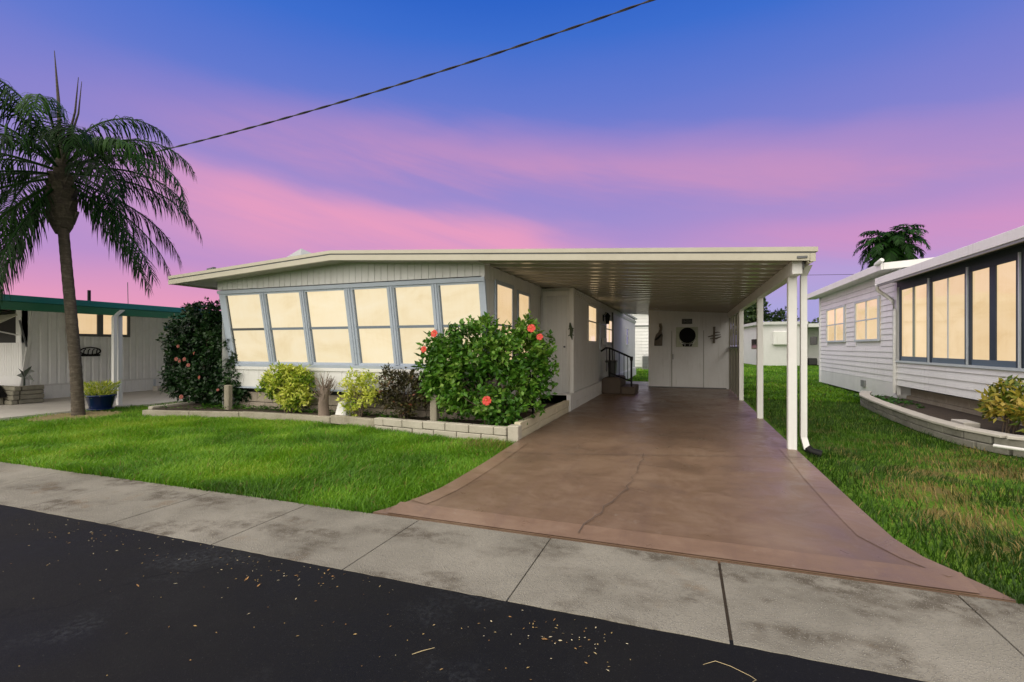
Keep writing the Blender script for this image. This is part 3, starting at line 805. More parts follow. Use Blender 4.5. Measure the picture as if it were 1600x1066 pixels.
# ------------------------------------------------------------------ steps, railing, bin
T = thing('entry_steps', 'brown painted concrete steps against the white side wall under the carport', 'steps', (-1.9, 14.0, .04))
MB().prism([(-2.195, .043), (-1.68, .043), (-1.68, .46), (-1.74, .50), (-2.12, .50), (-2.195, .44)], 1, 13.45, 14.7).build('step', M_steps, T, .02)
MB().box(-1.678, -1.30, 13.5, 14.65, .043, .25).build('step', M_steps, T, .02)
Rl = thing('stair_railing', 'black iron handrail sloping down beside the brown steps', 'railing', (-1.4, 13.6, .25))
MB().tube([(-2.24, 13.60, 1.22), (-2.10, 13.58, 1.32), (-1.98, 13.58, 1.31), (-1.40, 13.58, 1.05)], .026, 8).build('top_rail', M_black, Rl)
MB().tube([(-2.0, 13.58, .62), (-1.40, 13.58, .40)], .02, 8).build('bottom_rail', M_black, Rl)
pb = MB(); pb.box(-1.425, -1.375, 13.555, 13.605, .25, 1.06); pb.box(-1.44, -1.36, 13.54, 13.62, .97, 1.08); pb.build('newel_post', M_black, Rl, .004)
for x in (-2.08, -1.98, -1.86, -1.73, -1.60, -1.50):
    MB().tube([(x, 13.58, .63 - (x + 2.0) * .36), (x, 13.58, 1.30 - (x + 1.98) * .44)], .010, 6).build('baluster', M_black, Rl)
MB().tube([(-2.0, 13.58, .50), (-2.0, 13.58, 1.31)], .018, 6).build('newel_post', M_black, Rl)
B = thing('plant_stand', 'black lidded planter box standing on the top brown step', 'planter', (-1.95, 13.95, .50))
MB().prism([(-2.05, .50), (-1.88, .50), (-1.85, .90), (-2.08, .90)], 1, 13.75, 14.05).build('box', M_blackplastic, B, .01)
MB().box(-2.14, -1.84, 13.72, 14.08, .90, .965).build('lid', M_blackplastic, B, .01)
Bx = thing('awning_frame', 'pale folding bracket frame on the wall beside the lantern', 'frame', (XW + .06, 13.75, 1.3))
fb = MB()
for y in (13.62, 14.62): fb.box(XW + .002, XW + .05, y, y + .05, 1.25, 1.98)
fb.box(XW + .002, XW + .05, 13.62, 14.67, 1.98, 2.02); fb.build('frame', M_lightframe, Bx)
MB().box(XW + .05, XW + .09, 13.9, 14.5, 1.42, 1.60).build('shelf', M_white, Bx)

# ------------------------------------------------------------------ raised planting bed in front of the house
PB = thing('raised_bed', 'long pale block planting bed edged along the lawn and the driveway', 'planter', (-6, 6.7, 0))
fpath = [(-10.0, 6.45), (-9.2, 6.58), (-8.2, 6.82), (-7.2, 6.93), (-6.2, 6.93), (-5.4, 6.84), (-4.8, 6.72), (-4.0, 6.58), (-3.4, 6.50), (-2.37, 6.42)]
def along(path, step):
    pts = [Vector((*p, 0)) for p in path]; seg = [(pts[i + 1] - pts[i]).length for i in range(len(pts) - 1)]; tot = sum(seg); out = []
    n = max(1, round(tot / step))
    for k in range(n + 1):
        d = tot * k / n; i = 0
        while i < len(seg) - 1 and d > seg[i]: d -= seg[i]; i += 1
        out.append(pts[i] + (pts[i + 1] - pts[i]) * (d / seg[i]))
    return out
def wall_blocks(path, step, courses, h, thick, mat, parent, name='block', z0=-.03, bev=.008, jit=.006, shift=True, zf=None):
    for c in range(courses):
        pts = along(path, step)
        if shift and c % 2:
            pts = [pts[0]] + [(pts[i] + pts[i + 1]) / 2 for i in range(len(pts) - 1)] + [pts[-1]]
        for i in range(len(pts) - 1):
            a, b = pts[i], pts[i + 1]; dv = (b - a); ln = dv.length
            if ln < .05: continue
            u = dv / ln; nv = Vector((-u.y, u.x, 0)); j = random.uniform(-jit, jit)
            z = (zf((a.x + b.x) / 2) if zf else z0) + c * h
            MB().obox((a + b) / 2 + nv * j + Vector((0, 0, z + h / 2 + random.uniform(-.002, .002))), u, nv, (0, 0, 1), ln / 2 - .006, thick / 2, h / 2 - .004).build(name, mat, parent, bev)
wall_blocks(fpath[:7], 1.05, 1, .15, .12, paint('weathered_kerb', (.36, .33, .26), .9, .3, 4, (.18, .16, .11), .5, 40), PB, zf=lambda x: float(np.interp(x, [-10, -6, -4.8], [-.035, -.02, .025])), jit=.01)
wall_blocks(fpath[6:], .42, 2, .12, .13, M_block, PB, zf=lambda x: float(np.interp(x, [-4.8, -3.5], [-.055, -.03])))
MB().box(-2.36, -2.20, 6.36, 6.52, -.02, .235).build('corner_block', M_block, PB, .008)
for i in range(3):
    y0 = 6.53 + i * 1.03
    MB().box(-2.315, -2.235, y0, y0 + 1.02, .0, .135).build('board', M_board, PB, .006)
    MB().box(-2.32, -2.225, y0 + .004, y0 + 1.022, .14, .262).build('board', M_board, PB, .006)
wall_blocks([(-10.0, 6.55), (-10.1, 9.5)], .58, 2, .10, .12, M_block, PB)
sheet('soil', [(-9.95, 6.5), (-9.2, 6.63), (-8.2, 6.87), (-7.2, 6.97), (-6.2, 6.97), (-5.4, 6.88), (-4.8, 6.76), (-4.0, 6.63), (-3.4, 6.55), (-2.34, 6.48), (-2.30, 9.64), (-2.36, 10.1), (-2.96, 10.1), (-2.96, 7.42), (-8.7, 7.42), (-8.7, 9.5), (-10.0, 9.5)], .125, M_soil)
# ground-cover leaves on the soil
n = 2600
gx = rng.uniform(-9.9, -2.4, n); fy = np.interp(gx, [p[0] for p in fpath], [p[1] for p in fpath]); gy = fy + .1 + rng.uniform(0, .55, n)
keep = (vnoise(gx, gy, .5, 3) > .42); gx, gy = gx[keep], gy[keep]; n = len(gx)
ang = rng.uniform(0, 6.28, n)
Vv, Ff, Tt = leaves_np(np.stack([gx, gy, np.full(n, .13) + rng.uniform(0, .06, n)], 1), np.stack([rng.normal(0, .3, n), rng.normal(0, .3, n), np.ones(n)], 1),
                       np.stack([np.cos(ang), np.sin(ang), rng.uniform(0, .7, n)], 1), rng.uniform(.03, .07, n), rng.uniform(.02, .04, n), rng.uniform(0, .85, n))
np_mesh('ground_cover', Vv, Ff, M_leafhib, None, Tt, label='low dark ground cover leaves on the bed soil', cat='ground cover', kind='stuff')

for x, y, zt, rad, lab in ((-8.42, 6.98, .60, .062, 'thin grey wooden post at the bed edge beside the dark flowering shrub'),
                           (-3.78, 6.83, .58, .060, 'grey wooden post at the bed edge between bronze shrub and hibiscus')):
    q = thing('wooden_post', lab, 'post', (x, y, .1), 'wooden posts in the planting bed')
    MB().box(x - rad, x + rad, y - rad * .8, y + rad * .8, .1, zt).build('shaft', M_post, q, .01)
st = thing('tree_stump', 'bare pinkish dead shrub stump with dry twigs beside the yellow croton', 'stump', (-6.12, 7.0, .12))
MB().tube([(-6.12, 7.0, .1), (-6.13, 7.0, .35), (-6.10, 7.0, .62)], [.10, .088, .092], 10).build('trunk', M_deadtwig, st)
tw = MB()
for k in range(46):
    a = random.uniform(0, 6.28); s_ = random.uniform(.10, .30); z0_ = random.uniform(.35, .6)
    p0 = Vector((-6.11, 7.0, z0_)); p1 = p0 + Vector((math.cos(a) * s_ * .6, math.sin(a) * s_ * .5, random.uniform(.08, .2))); p2 = p1 + Vector((math.cos(a + .5) * s_ * .35, math.sin(a) * s_ * .3, random.uniform(.05, .18)))
    tw.tube([p0, p1, p2], [.010, .006, .002], 5, False)
    tw.tube([p1, p1 + Vector((random.uniform(-.1, .1), random.uniform(-.06, .06), random.uniform(.04, .14)))], [.005, .002], 4, False)
tw.build('twig', M_deadtwig, st, kind='stuff')
wb = thing('white_rock', 'pale white stone standing in the bed right of the stump', 'rock', (-5.72, 7.0, .12))
MB().hexa([(-5.86, 6.93, .1), (-5.62, 6.93, .1), (-5.60, 7.12, .1), (-5.86, 7.12, .1), (-5.80, 6.97, .37), (-5.63, 6.97, .40), (-5.63, 7.09, .40), (-5.80, 7.09, .37)]).build('stone', M_white, wb, .03)
sk_ = thing('garden_stake', 'thin black stake in the bed by the driveway board', 'stake', (-2.42, 7.75, .12))
MB().tube([(-2.42, 7.75, .1), (-2.42, 7.75, .95)], .02, 8).build('shaft', M_black, sk_)
wp = thing('garden_pipe', 'white plastic pipe and hose lying near the recessed closet door', 'pipe', (-2.6, 9.0, .13))
MB().tube([(-2.85, 8.55, .17), (-2.6, 8.5, .16), (-2.42, 8.75, .155), (-2.40, 9.1, .16)], .022, 8).build('hose', M_post, wp)
MB().box(-2.80, -2.68, 8.9, 9.02, .125, .58).build('pipe', M_white, wp, .01)

# ------------------------------------------------------------------ shrubs
def shrub_points(lobes, n, shell=.55):
    wts = np.array([l[3] * l[4] * l[5] for l in lobes]) ** .75; wts /= wts.sum()
    idx = rng.choice(len(lobes), n, p=wts); Lb = np.array(lobes)[idx]
    d = rng.normal(0, 1, (n, 3)); d /= np.linalg.norm(d, axis=1, keepdims=True)
    r = 1 - (1 - shell) * rng.random(n) ** 1.3 + rng.normal(0, .05, n)
    return Lb[:, :3] + d * Lb[:, 3:6] * r[:, None], d, r
def shrub(name, label, base, lobes, n, L, W, mat, tr=(.0, 1.), stems=6, sr=.018, shell=.5, up=.5, group=None, clump=.28, twiggy=True, cluster=5, thr=.40):
    bx, by, bz = base
    root = thing(name, label, 'shrub', base, group)
    nc = n // cluster
    C_, d, r = shrub_points([(bx + l[0], by + l[1], bz + l[2], *l[3:]) for l in lobes], nc, shell)
    ok = (vnoise(C_[:, 0] + C_[:, 1] * .7, C_[:, 2], clump * .55, 5) + .25 * vnoise(C_[:, 0] - C_[:, 1], C_[:, 2], clump * .3, 8) > thr * .75) & (C_[:, 2] > bz + .02)
    C_, d, r = C_[ok], d[ok], r[ok]; nc = len(C_)
    P_ = np.repeat(C_, cluster, 0); d_ = np.repeat(d, cluster, 0); nn = len(P_)
    axis = d_ + np.array([0, 0, up]); axis /= np.linalg.norm(axis, axis=1, keepdims=True)
    tip = axis * rng.uniform(.2, 1.0, (nn, 1)) + rng.normal(0, .62, (nn, 3))
    nrm = axis * .8 + np.array([0, 0, .6]) + rng.normal(0, .35, (nn, 3))
    P_ = P_ + rng.normal(0, L * .28, (nn, 3))
    tn = tr[0] + (tr[1] - tr[0]) * np.clip(.62 * vnoise(P_[:, 0] + P_[:, 1], P_[:, 2] * 1.1, clump, 7) + rng.normal(.19, .17, nn), 0, 1)
    V, F, T2 = leaves_np(P_, nrm, tip, L * rng.uniform(.65, 1.25, nn), W * rng.uniform(.7, 1.2, nn), tn)
    np_mesh('foliage', V, F, mat, root, T2, kind='stuff')
    mb = MB()
    for k in range(stems):
        j = rng.integers(0, len(C_)); e = C_[j] * .8 + np.array([bx, by, bz + .2]) * .2
        b0 = np.array([bx + random.uniform(-.08, .08), by + random.uniform(-.05, .05), bz - .02])
        mid_ = (b0 * .55 + e * .45) + np.array([0, 0, .1])
        mb.tube([b0, mid_, e], [sr, sr * .7, sr * .25], 6, False)
        for q in range(2 if twiggy else 0):
            e2 = C_[rng.integers(0, len(C_))]
            if np.linalg.norm(e2 - mid_) < .9: mb.tube([mid_, (mid_ + e2) / 2 + np.array([0, 0, .03]), e2], [sr * .5, sr * .35, sr * .12], 5, False)
    mb.build('stem', M_bark, root)
    return root


FL = {}
def flower(root, p, face, size, mat, name='flower'):
    """five-petalled bloom with a stamen"""
    key = mat.name
    if key not in FL:
        mb = MB()
        for k in range(5):
            a = k * 2 * math.pi / 5; ca, sa = math.cos(a), math.sin(a)
            def q(r, wd, z): return (r * ca - wd * sa, r * sa + wd * ca, z)
            mb.add([q(.05, 0, 0), q(.5, .48, .26), q(.55, 0, .16), q(.5, -.48, .20), q(.92, .40, .14), q(.95, -.36, .16)], [(0, 2, 1), (0, 3, 2), (1, 2, 4), (2, 5, 4), (2, 3, 5)])
        me = mb.build('flower', mat); FL[key] = me.data; bpy.data.objects.remove(me)
        sb = MB().tube([(0, 0, 0), (.05, 0, .4), (.1, 0, .8)], [.05, .06, .09], 6); s_ = sb.build('stamen', M_yel); FL[key + 's'] = s_.data; bpy.data.objects.remove(s_)
    o = bpy.data.objects.new(name, FL[key]); COL.objects.link(o); o.parent = root
    z = Vector(face).normalized(); rot = z.to_track_quat('Z', 'Y').to_matrix().to_4x4()
    o.matrix_parent_inverse = Matrix.Translation(-Vector(root.location))
    o.matrix_basis = Matrix.Translation(p) @ rot @ Matrix.Rotation(random.uniform(0, 6), 4, 'Z') @ Matrix.Scale(size, 4)
    s_ = bpy.data.objects.new('stamen', FL[key + 's']); COL.objects.link(s_); s_.parent = o
    return o


hib = shrub('hibiscus_bush', 'big green hibiscus bush with red blooms at the corner of the front room', (-2.90, 6.98, .12),
            [(-.55, -.05, .95, .52, .42, .42), (-.1, -.05, 1.15, .60, .45, .42), (.45, 0, 1.12, .48, .42, .40), (.72, .1, .80, .34, .35, .40), (.1, -.1, .62, .82, .45, .45),
             (-.62, -.05, .62, .46, .38, .36), (.35, -.08, .32, .55, .36, .28), (-.35, -.05, .35, .50, .34, .26), (.78, .15, 1.25, .22, .2, .24), (-.05, 0, 1.42, .46, .34, .26), (-.68, -.05, 1.18, .40, .38, .36), (.45, 0, 1.40, .30, .28, .22), (-.45, 0, 1.40, .30, .28, .18), (-.86, -.02, .95, .34, .30, .42), (-.95, 0, .62, .26, .26, .28), (.92, .1, .98, .14, .14, .20), (.2, 0, 1.58, .12, .12, .16), (-.5, 0, 1.52, .12, .12, .12), (.62, .05, 1.55, .10, .1, .14)],
            13500, .090, .058, M_leafhib, (.12, 1.15), 14, .02, .5, .5, None, .24, thr=.44)
for p, s_ in (((-3.60, 6.50, 1.55), .062), ((-3.84, 6.6, 1.31), .055), ((-2.05, 6.50, 1.61), .062), ((-1.95, 6.58, 1.49), .05), ((-2.70, 6.42, .57), .072)):
    flower(hib, p, (.1 if p[0] > -3 else -.1, -1, .25), s_, M_red)
dk = shrub('flowering_shrub', 'tall dark shrub with coral flowers at the left corner of the house', (-9.62, 7.45, .10),
           [(0, 0, .95, .85, .55, .75), (.35, 0, .60, .75, .5, .55), (-.15, 0, 1.60, .62, .5, .50), (-.05, 0, 1.98, .50, .4, .26), (-.65, 0, 1.45, .40, .4, .42), (.55, -.02, .35, .55, .45, .32), (-.35, 0, .45, .60, .45, .40), (.45, .0, 1.45, .42, .4, .45), (-.95, 0, 1.25, .22, .2, .2), (-.65, 0, .85, .42, .42, .5), (-.8, 0, .5, .3, .35, .35), (.88, -.12, .62, .50, .32, .50), (.80, -.10, 1.15, .36, .28, .40), (.95, -.1, .3, .4, .3, .28)],
           19000, .085, .055, M_leafdark, (0, 1), 10, .025, .45, .3, None, .22, cluster=6, thr=.26)
for p in ((-9.72, 6.88, 1.10), (-9.60, 6.86, 1.06), (-9.46, 6.86, 1.10), (-9.38, 6.88, .98), (-9.22, 6.88, 1.22), (-9.70, 6.9, 1.36), (-9.10, 6.90, .74), (-8.66, 6.95, .50), (-9.55, 6.86, .34)):
    flower(dk, p, (random.uniform(-.4, .5), -1, random.uniform(0, .5)), random.uniform(.028, .048), M_coral)
shrub('croton_bush', 'dense bright yellow-green croton under the slanted windows', (-7.0, 7.04, .12),
      [(-.1, 0, .58, .42, .20, .34), (.25, 0, .50, .36, .20, .36), (-.40, 0, .48, .25, .18, .22), (.1, 0, .28, .38, .2, .22), (.05, 0, .74, .36, .16, .16)],
      4200, .085, .038, M_leafcroton, (.05, 1.1), 8, .014, .4, .7, None, .2)
shrub('croton_bush', 'sparse pale yellow croton beside the white stone', (-5.38, 7.02, .12),
      [(-.12, 0, .62, .22, .16, .22), (.05, 0, .40, .34, .18, .20), (-.22, 0, .38, .18, .16, .24), (.22, 0, .65, .14, .12, .16), (.32, 0, .36, .2, .14, .12), (0, 0, .18, .25, .16, .14)],
      1300, .085, .034, M_leafcroton, (.35, 1.1), 10, .010, .3, .7, None, .2)
shrub('bronze_shrub', 'dark bronze-leaved shrub left of the hibiscus', (-4.45, 6.98, .12),
      [(0, 0, .48, .42, .26, .34), (-.30, 0, .68, .18, .16, .24), (.15, 0, .66, .30, .2, .20), (.05, 0, .22, .26, .18, .18), (-.35, 0, .35, .22, .16, .18), (.38, 0, .50, .18, .16, .24)],
      3200, .075, .034, M_leafred, (0, 1), 12, .012, .35, .8, None, .2)

# ------------------------------------------------------------------ palms
def frond_np(base, az_, elev, L, droop, leaf, npair, wid, tint0, hang=.75, sway=0.):
    """one pinnate frond: returns rachis points and leaflet mesh arrays"""
    n = 22; p = np.array(base, float); pts = [p.copy()]; e = elev; a = az_
    for k in range(n):
        s_ = k / n
        d_ = np.array([math.cos(e) * math.cos(a), math.cos(e) * math.sin(a), math.sin(e)])
        p = p + d_ * (L / n); pts.append(p.copy()); e -= droop / n * (.35 + 1.3 * s_); e = max(e, -1.45); a += sway / n
    pts = np.array(pts)
    V = []; F = []; T = []
    ts = np.linspace(.14, .995, npair)
    for t in ts:
        q = t * n; i = min(int(q), n - 1); f_ = q - i
        P = pts[i] * (1 - f_) + pts[i + 1] * f_; D = pts[i + 1] - pts[i]; D /= np.linalg.norm(D)
        S = np.cross(D, [0, 0, 1.]); ns = np.linalg.norm(S)
        S = S / ns if ns > .08 else np.array([math.sin(a), -math.cos(a), 0.])
        U = np.cross(S, D)
        ll = leaf * (1.0 if t > .25 else .55 + 1.8 * (t - .14)) * (1 - .62 * max(0, t - .55) / .45) * random.uniform(.8, 1.12)
        for sd in (1, -1):
            dirv = S * sd * random.uniform(.65, 1.0) + D * random.uniform(.35, .85) + U * random.uniform(-.25, .35)
            dirv /= np.linalg.norm(dirv)
            p0 = P; dn_ = np.array([0, 0, -1.]); hg = hang * random.uniform(.75, 1.15)
            g1 = dirv * (1 - .30 * hg) + dn_ * .30 * hg; g2 = dirv * (1 - .62 * hg) + dn_ * .66 * hg; g3 = dirv * max(.05, 1 - .88 * hg) + dn_ * .95 * hg
            p1 = p0 + g1 / np.linalg.norm(g1) * ll * .34; p2 = p1 + g2 / np.linalg.norm(g2) * ll * .34; p3 = p2 + g3 / np.linalg.norm(g3) * ll * .32
            wv = np.cross(dirv, U); wn = np.linalg.norm(wv); wv = wv / wn if wn > 1e-3 else D
            ww = wid * random.uniform(.8, 1.2)
            b = len(V)
            V += [p0 - wv * ww * .3, p0 + wv * ww * .3, p1 - wv * ww * .5, p1 + wv * ww * .5, p2 - wv * ww * .4, p2 + wv * ww * .4, p3]
            F += [(b, b + 1, b + 3), (b, b + 3, b + 2), (b + 2, b + 3, b + 5), (b + 2, b + 5, b + 4), (b + 4, b + 5, b + 6)]
            tv = min(1, max(0, tint0 + random.uniform(-.2, .25))); T += [tv] * 7
    # rachis as a thin three-sided stem
    b = len(V); m = len(pts)
    for k in range(m):
        D = pts[min(k + 1, m - 1)] - pts[max(k - 1, 0)]; D /= np.linalg.norm(D) + 1e-9
        S = np.cross(D, [0, 0, 1.]); S = S / (np.linalg.norm(S) + 1e-6); U = np.cross(S, D)
        r = (.030 * (1 - k / m) ** .8 + .004) * (L / 2.6)
        for c_, s_ in ((1, -.4), (-1, -.4), (0, .8)): V.append(pts[k] + S * c_ * r + U * s_ * r)
        T += [tint0 * .8 + .25] * 3
    for k in range(m - 1):
        for j in range(3):
            a0, a1 = b + k * 3 + j, b + k * 3 + (j + 1) % 3
            F += [(a0, a1, a1 + 3), (a0, a1 + 3, a0 + 3)]
    return np.array(V), np.array(F), np.array(T)


PM = thing('palm_tree', 'tall queen palm with drooping fronds on the left of the lawn', 'palm', (-11.15, 5.97, 0))
tp = [(-11.15, 5.97, -.05), (-11.17, 5.97, .3), (-11.24, 5.97, 1.0), (-11.36, 5.97, 1.9), (-11.53, 5.98, 2.9), (-11.68, 5.99, 3.8), (-11.73, 6.0, 4.25)]
tr_p = []; tr_r = []
for k in range(60):
    s_ = k / 59 * (len(tp) - 1); i = min(int(s_), len(tp) - 2); f_ = s_ - i
    tr_p.append(Vector(tp[i]).lerp(Vector(tp[i + 1]), f_))
    tr_r.append((.112 - .010 * min(1, s_ / 1.2) - .003 * s_) * (1 + .022 * (1 if k % 2 else -1)))
MB().tube(tr_p, tr_r, 18).build('trunk', M_trunk, PM)
MB().lathe((-11.73, 6.0, 4.05), [(.10, -.45), (.17, -.30), (.225, -.08), (.22, .15), (.18, .45), (.14, .75), (.09, 1.05)], 16).build('crown_shaft', M_trunk, PM)
bt = MB()
for k in range(26):                                          # old leaf bases
    a = k * 2.4; z = 3.72 + k * .035; rr = .17 + .05 * min(1, k / 8) - .003 * k
    c0 = Vector((-11.73 + rr * math.cos(a), 6.0 + rr * math.sin(a), z)); o_ = Vector((math.cos(a), math.sin(a), 0)); s_ = Vector((-math.sin(a), math.cos(a), 0))
    bt.add([c0 - s_ * .10, c0 + s_ * .10, c0 + s_ * .06 + o_ * .08 + Vector((0, 0, .26)), c0 - s_ * .06 + o_ * .08 + Vector((0, 0, .26)), c0 - o_ * .08 - s_ * .08 + Vector((0, 0, .2)), c0 - o_ * .08 + s_ * .08 + Vector((0, 0, .2))],
           [(0, 1, 2, 3), (1, 5, 2), (0, 3, 4), (2, 5, 4, 3)])
bt.build('leaf_base', M_trunk, PM)
crown = (-11.74, 6.0, 4.80)
# azimuth (deg, 0 = +x to the right), elevation, length, droop
fr_list = [(182, 60, 3.2, 1.75), (172, 76, 2.7, 2.1), (200, 70, 2.6, 2.3), (8, 74, 2.5, 2.5), (-5, 50, 2.6, 2.2), (14, 58, 2.3, 2.4), (-22, 30, 2.6, 2.3), (4, 22, 2.55, 2.0), (-6, 6, 2.6, 1.5),
           (12, -14, 2.5, 1.15), (-14, -28, 2.6, .9), (22, -42, 2.6, .6), (-40, 44, 2.3, 2.6), (-72, 52, 1.9, 2.8), (-100, 64, 2.1, 2.7), (-58, 16, 2.1, 2.2), (-118, 24, 2.3, 2.4), (-32, -34, 2.6, .75),
           (178, 36, 2.9, 2.0), (188, 14, 2.8, 1.8), (168, -4, 2.7, 1.4), (196, -24, 2.8, 1.0), (210, -44, 2.8, .65), (226, 34, 2.5, 2.4), (154, 18, 2.6, 1.9), (218, -10, 2.6, 1.4),
           (92, 44, 2.4, 2.2), (112, 62, 2.6, 2.2), (64, 14, 2.4, 1.8), (124, 6, 2.5, 1.7), (70, 66, 2.4, 2.4), (48, -22, 2.5, 1.1), (144, -30, 2.4, .9), (214, -62, 2.7, .4), (236, -50, 2.5, .6), (158, -56, 2.6, .5)]
for i, (a, e, l_, dr) in enumerate(fr_list):
    a += 56                                                  # list reads as seen from the street
    V, F, T2 = frond_np((crown[0] + .08 * math.cos(R(a)), crown[1] + .08 * math.sin(R(a)), crown[2] + (e / 90) * .38), R(a), R(e), l_ * random.uniform(.95, 1.05), dr, .72, 66, .024, random.uniform(.10, .66), .92, random.uniform(-.25, .25))
    np_mesh('frond', V, F, M_palm, PM, T2)
sp = MB()
sp.tube([(-11.75, 6.0, 4.85), (-11.84, 6.0, 6.3), (-11.97, 6.0, 7.32)], [.045, .028, .006], 8)
sp.build('spear_leaf', M_trunk, PM)
MB().tube([(-11.73, 5.98, 4.9), (-11.12, 5.9, 5.9), (-11.02, 5.9, 6.55)], [.03, .018, .006], 6).build('spear_leaf', M_trunk, PM)
MB().tube([(-11.73, 5.98, 4.9), (-11.02, 5.9, 5.85), (-10.92, 5.9, 6.45)], [.03, .016, .005], 6).build('spear_leaf', M_trunk, PM)

FP = thing('palm_tree', 'distant round-crowned palm rising behind the right-hand house', 'palm', (10.0, 30.0, 0))
MB().tube([(10.0, 30, -.05), (10.05, 30, 3), (10.0, 30, 6.55)], [.22, .18, .16], 12).build('trunk', M_trunk, FP)
for i in range(46):
    a = i * 2.399; e = R(75 - 125 * (i / 46))
    V, F, T2 = frond_np((10.0, 30, 6.55), a, e, random.uniform(1.6, 2.0), 2.0, .62, 30, .06, random.uniform(.25, .6), .6)
    np_mesh('frond', V, F, M_palm, FP, T2)

# pebble bed round the palm
sheet('pebble_bed', [(-10.92, 5.22), (-11.55, 5.5), (-11.70, 5.95), (-11.5, 6.5), (-10.95, 6.45), (-10.45, 6.30), (-10.65, 5.75)], .012, M_pebble, th=.05)
pv = []; pf = []
for k in range(700):
    a = random.uniform(0, 6.28); r = .62 * math.sqrt(random.random()); x, y = -11.05 + r * math.cos(a) * 1.0, 5.9 + r * math.sin(a) * 1.1
    s_ = random.uniform(.012, .03); b = len(pv)
    pv += [(x - s_, y, .012), (x, y - s_, .012), (x + s_, y, .012), (x, y + s_, .012), (x + s_ * .2, y, .012 + s_ * .9)]
    pf += [(b, b + 1, b + 4), (b + 1, b + 2, b + 4), (b + 2, b + 3, b + 4), (b + 3, b, b + 4)]
np_mesh('pebbles', pv, pf, M_pebble, None, None, label='yellowish pebbles around the palm base', cat='pebbles', kind='stuff')

# blue pot
bp = thing('flower_pot', 'deep blue glazed pot with yellow foliage beside the palm trunk', 'plant pot', (-11.62, 6.62, .03))
MB().lathe((-11.62, 6.62, .035), [(0, 0), (.17, 0), (.185, .02), (.25, .27), (.27, .28), (.27, .31), (.245, .31), (.225, .27), (0, .26)], 24).build('pot', M_pot, bp)
MB().lathe((-11.62, 6.62, .031), [(0, 0), (.22, 0), (.235, .022), (.20, .022)], 24).build('saucer', M_pot, bp)
n = 900; a = rng.uniform(0, 6.28, n); r = .26 * np.sqrt(rng.random(n)); h = rng.uniform(.26, .58, n)
V, F, T2 = leaves_np(np.stack([-11.62 + r * np.cos(a) * (.6 + h), 6.62 + r * np.sin(a) * (.6 + h), h], 1), rng.normal(0, 1, (n, 3)) + [0, 0, 1], np.stack([np.cos(a), np.sin(a), rng.uniform(.3, 2, n)], 1), rng.uniform(.05, .11, n), rng.uniform(.015, .028, n), rng.uniform(.3, 1, n))
np_mesh('foliage', V, F, M_leafcroton, bp, T2, kind='stuff')

# ------------------------------------------------------------------ left neighbour
LH = thing('neighbour_house', 'white ribbed mobile home with a teal and green roof edge on the left', 'house', (-15.3, 7.2, 0))
side = MB(); ribbed(side, 7.02, 24, -15.3, .40, 2.32, 1, 1, .19, .07, .022); side.box(-15.42, -15.33, 7.2, 24, .03, 2.32)
side.build('wall', M_lwall, LH)
front = MB()
ribbed(front, -22, -15.3, 7.1, .62, 1.45, 0, -1, .10, .02, .010)
front.box(-22, -16.95, 7.11, 7.2, 1.45, 2.3); front.box(-15.5, -15.3, 7.0, 7.2, 1.45, 2.32)
front.box(-22, -15.32, 7.12, 7.22, .03, 1.45); front.build('wall', M_lwall, LH)
MB().box(-22, -15.4, 7.3, 24, .05, 2.25).build('wall', M_dark, LH)
MB().obox((-15.29, 7.13, 1.35), (1, 0, 0), Vector((0, 1, -.13)).normalized(), Vector((0, .13, 1)).normalized() * -1, .025, .03, 1.0).build('corner_post', M_white, LH)
skr = MB(); ribbed(skr, 7.25, 24, -15.27, .03, .36, 1, 1, .19, .02, .010); skr.build('skirting', M_lwall, LH)
MB().box(-15.30, -15.255, 7.25, 24, .36, .405).build('belt_trim', M_white, LH)
for y in (10.1, 11.3, 12.6): MB().box(-15.268, -15.25, y, y + .06, .03, .36).build('skirting_trim', M_lightframe, LH)
side_window(-15.28, 8.02, 8.60, 1.70, 2.26, M_darkgrey, G_side, LH, 1, None, fw=.07, ft=.05)
side_window(-15.28, 8.74, 9.36, 1.70, 2.24, M_darkgrey, G_side, LH, 1, None, fw=.07, ft=.05)
# awning window on the front
MB().box(-16.95, -15.55, 7.12, 7.16, 1.45, 2.1).build('window', M_dark, LH)
aw = MB(); aw.add([(-16.95, 7.05, 2.12), (-15.42, 7.05, 2.18), (-15.5, 6.45, 1.78), (-17.0, 6.45, 1.70), (-16.95, 7.05, 2.09), (-15.42, 7.05, 2.15), (-15.5, 6.45, 1.75), (-17.0, 6.45, 1.67)], [(0, 1, 2, 3), (7, 6, 5, 4), (3, 2, 6, 7), (1, 5, 6, 2), (0, 3, 7, 4)])
aw.build('awning', paint('cream_awning', (.52, .51, .42), .5), LH)
MB().tube([(-15.48, 6.47, 1.77), (-15.40, 7.05, 1.62)], .018, 6).build('awning_arm', M_white, LH)
MB().tube([(-16.9, 6.47, 1.70), (-16.9, 7.05, 1.55)], .018, 6).build('awning_arm', M_white, LH)
MB().tube([(-15.30, 6.98, 2.0), (-15.27, 7.1, 1.35)], .02, 6).build('awning_strut', M_darkgrey, LH)
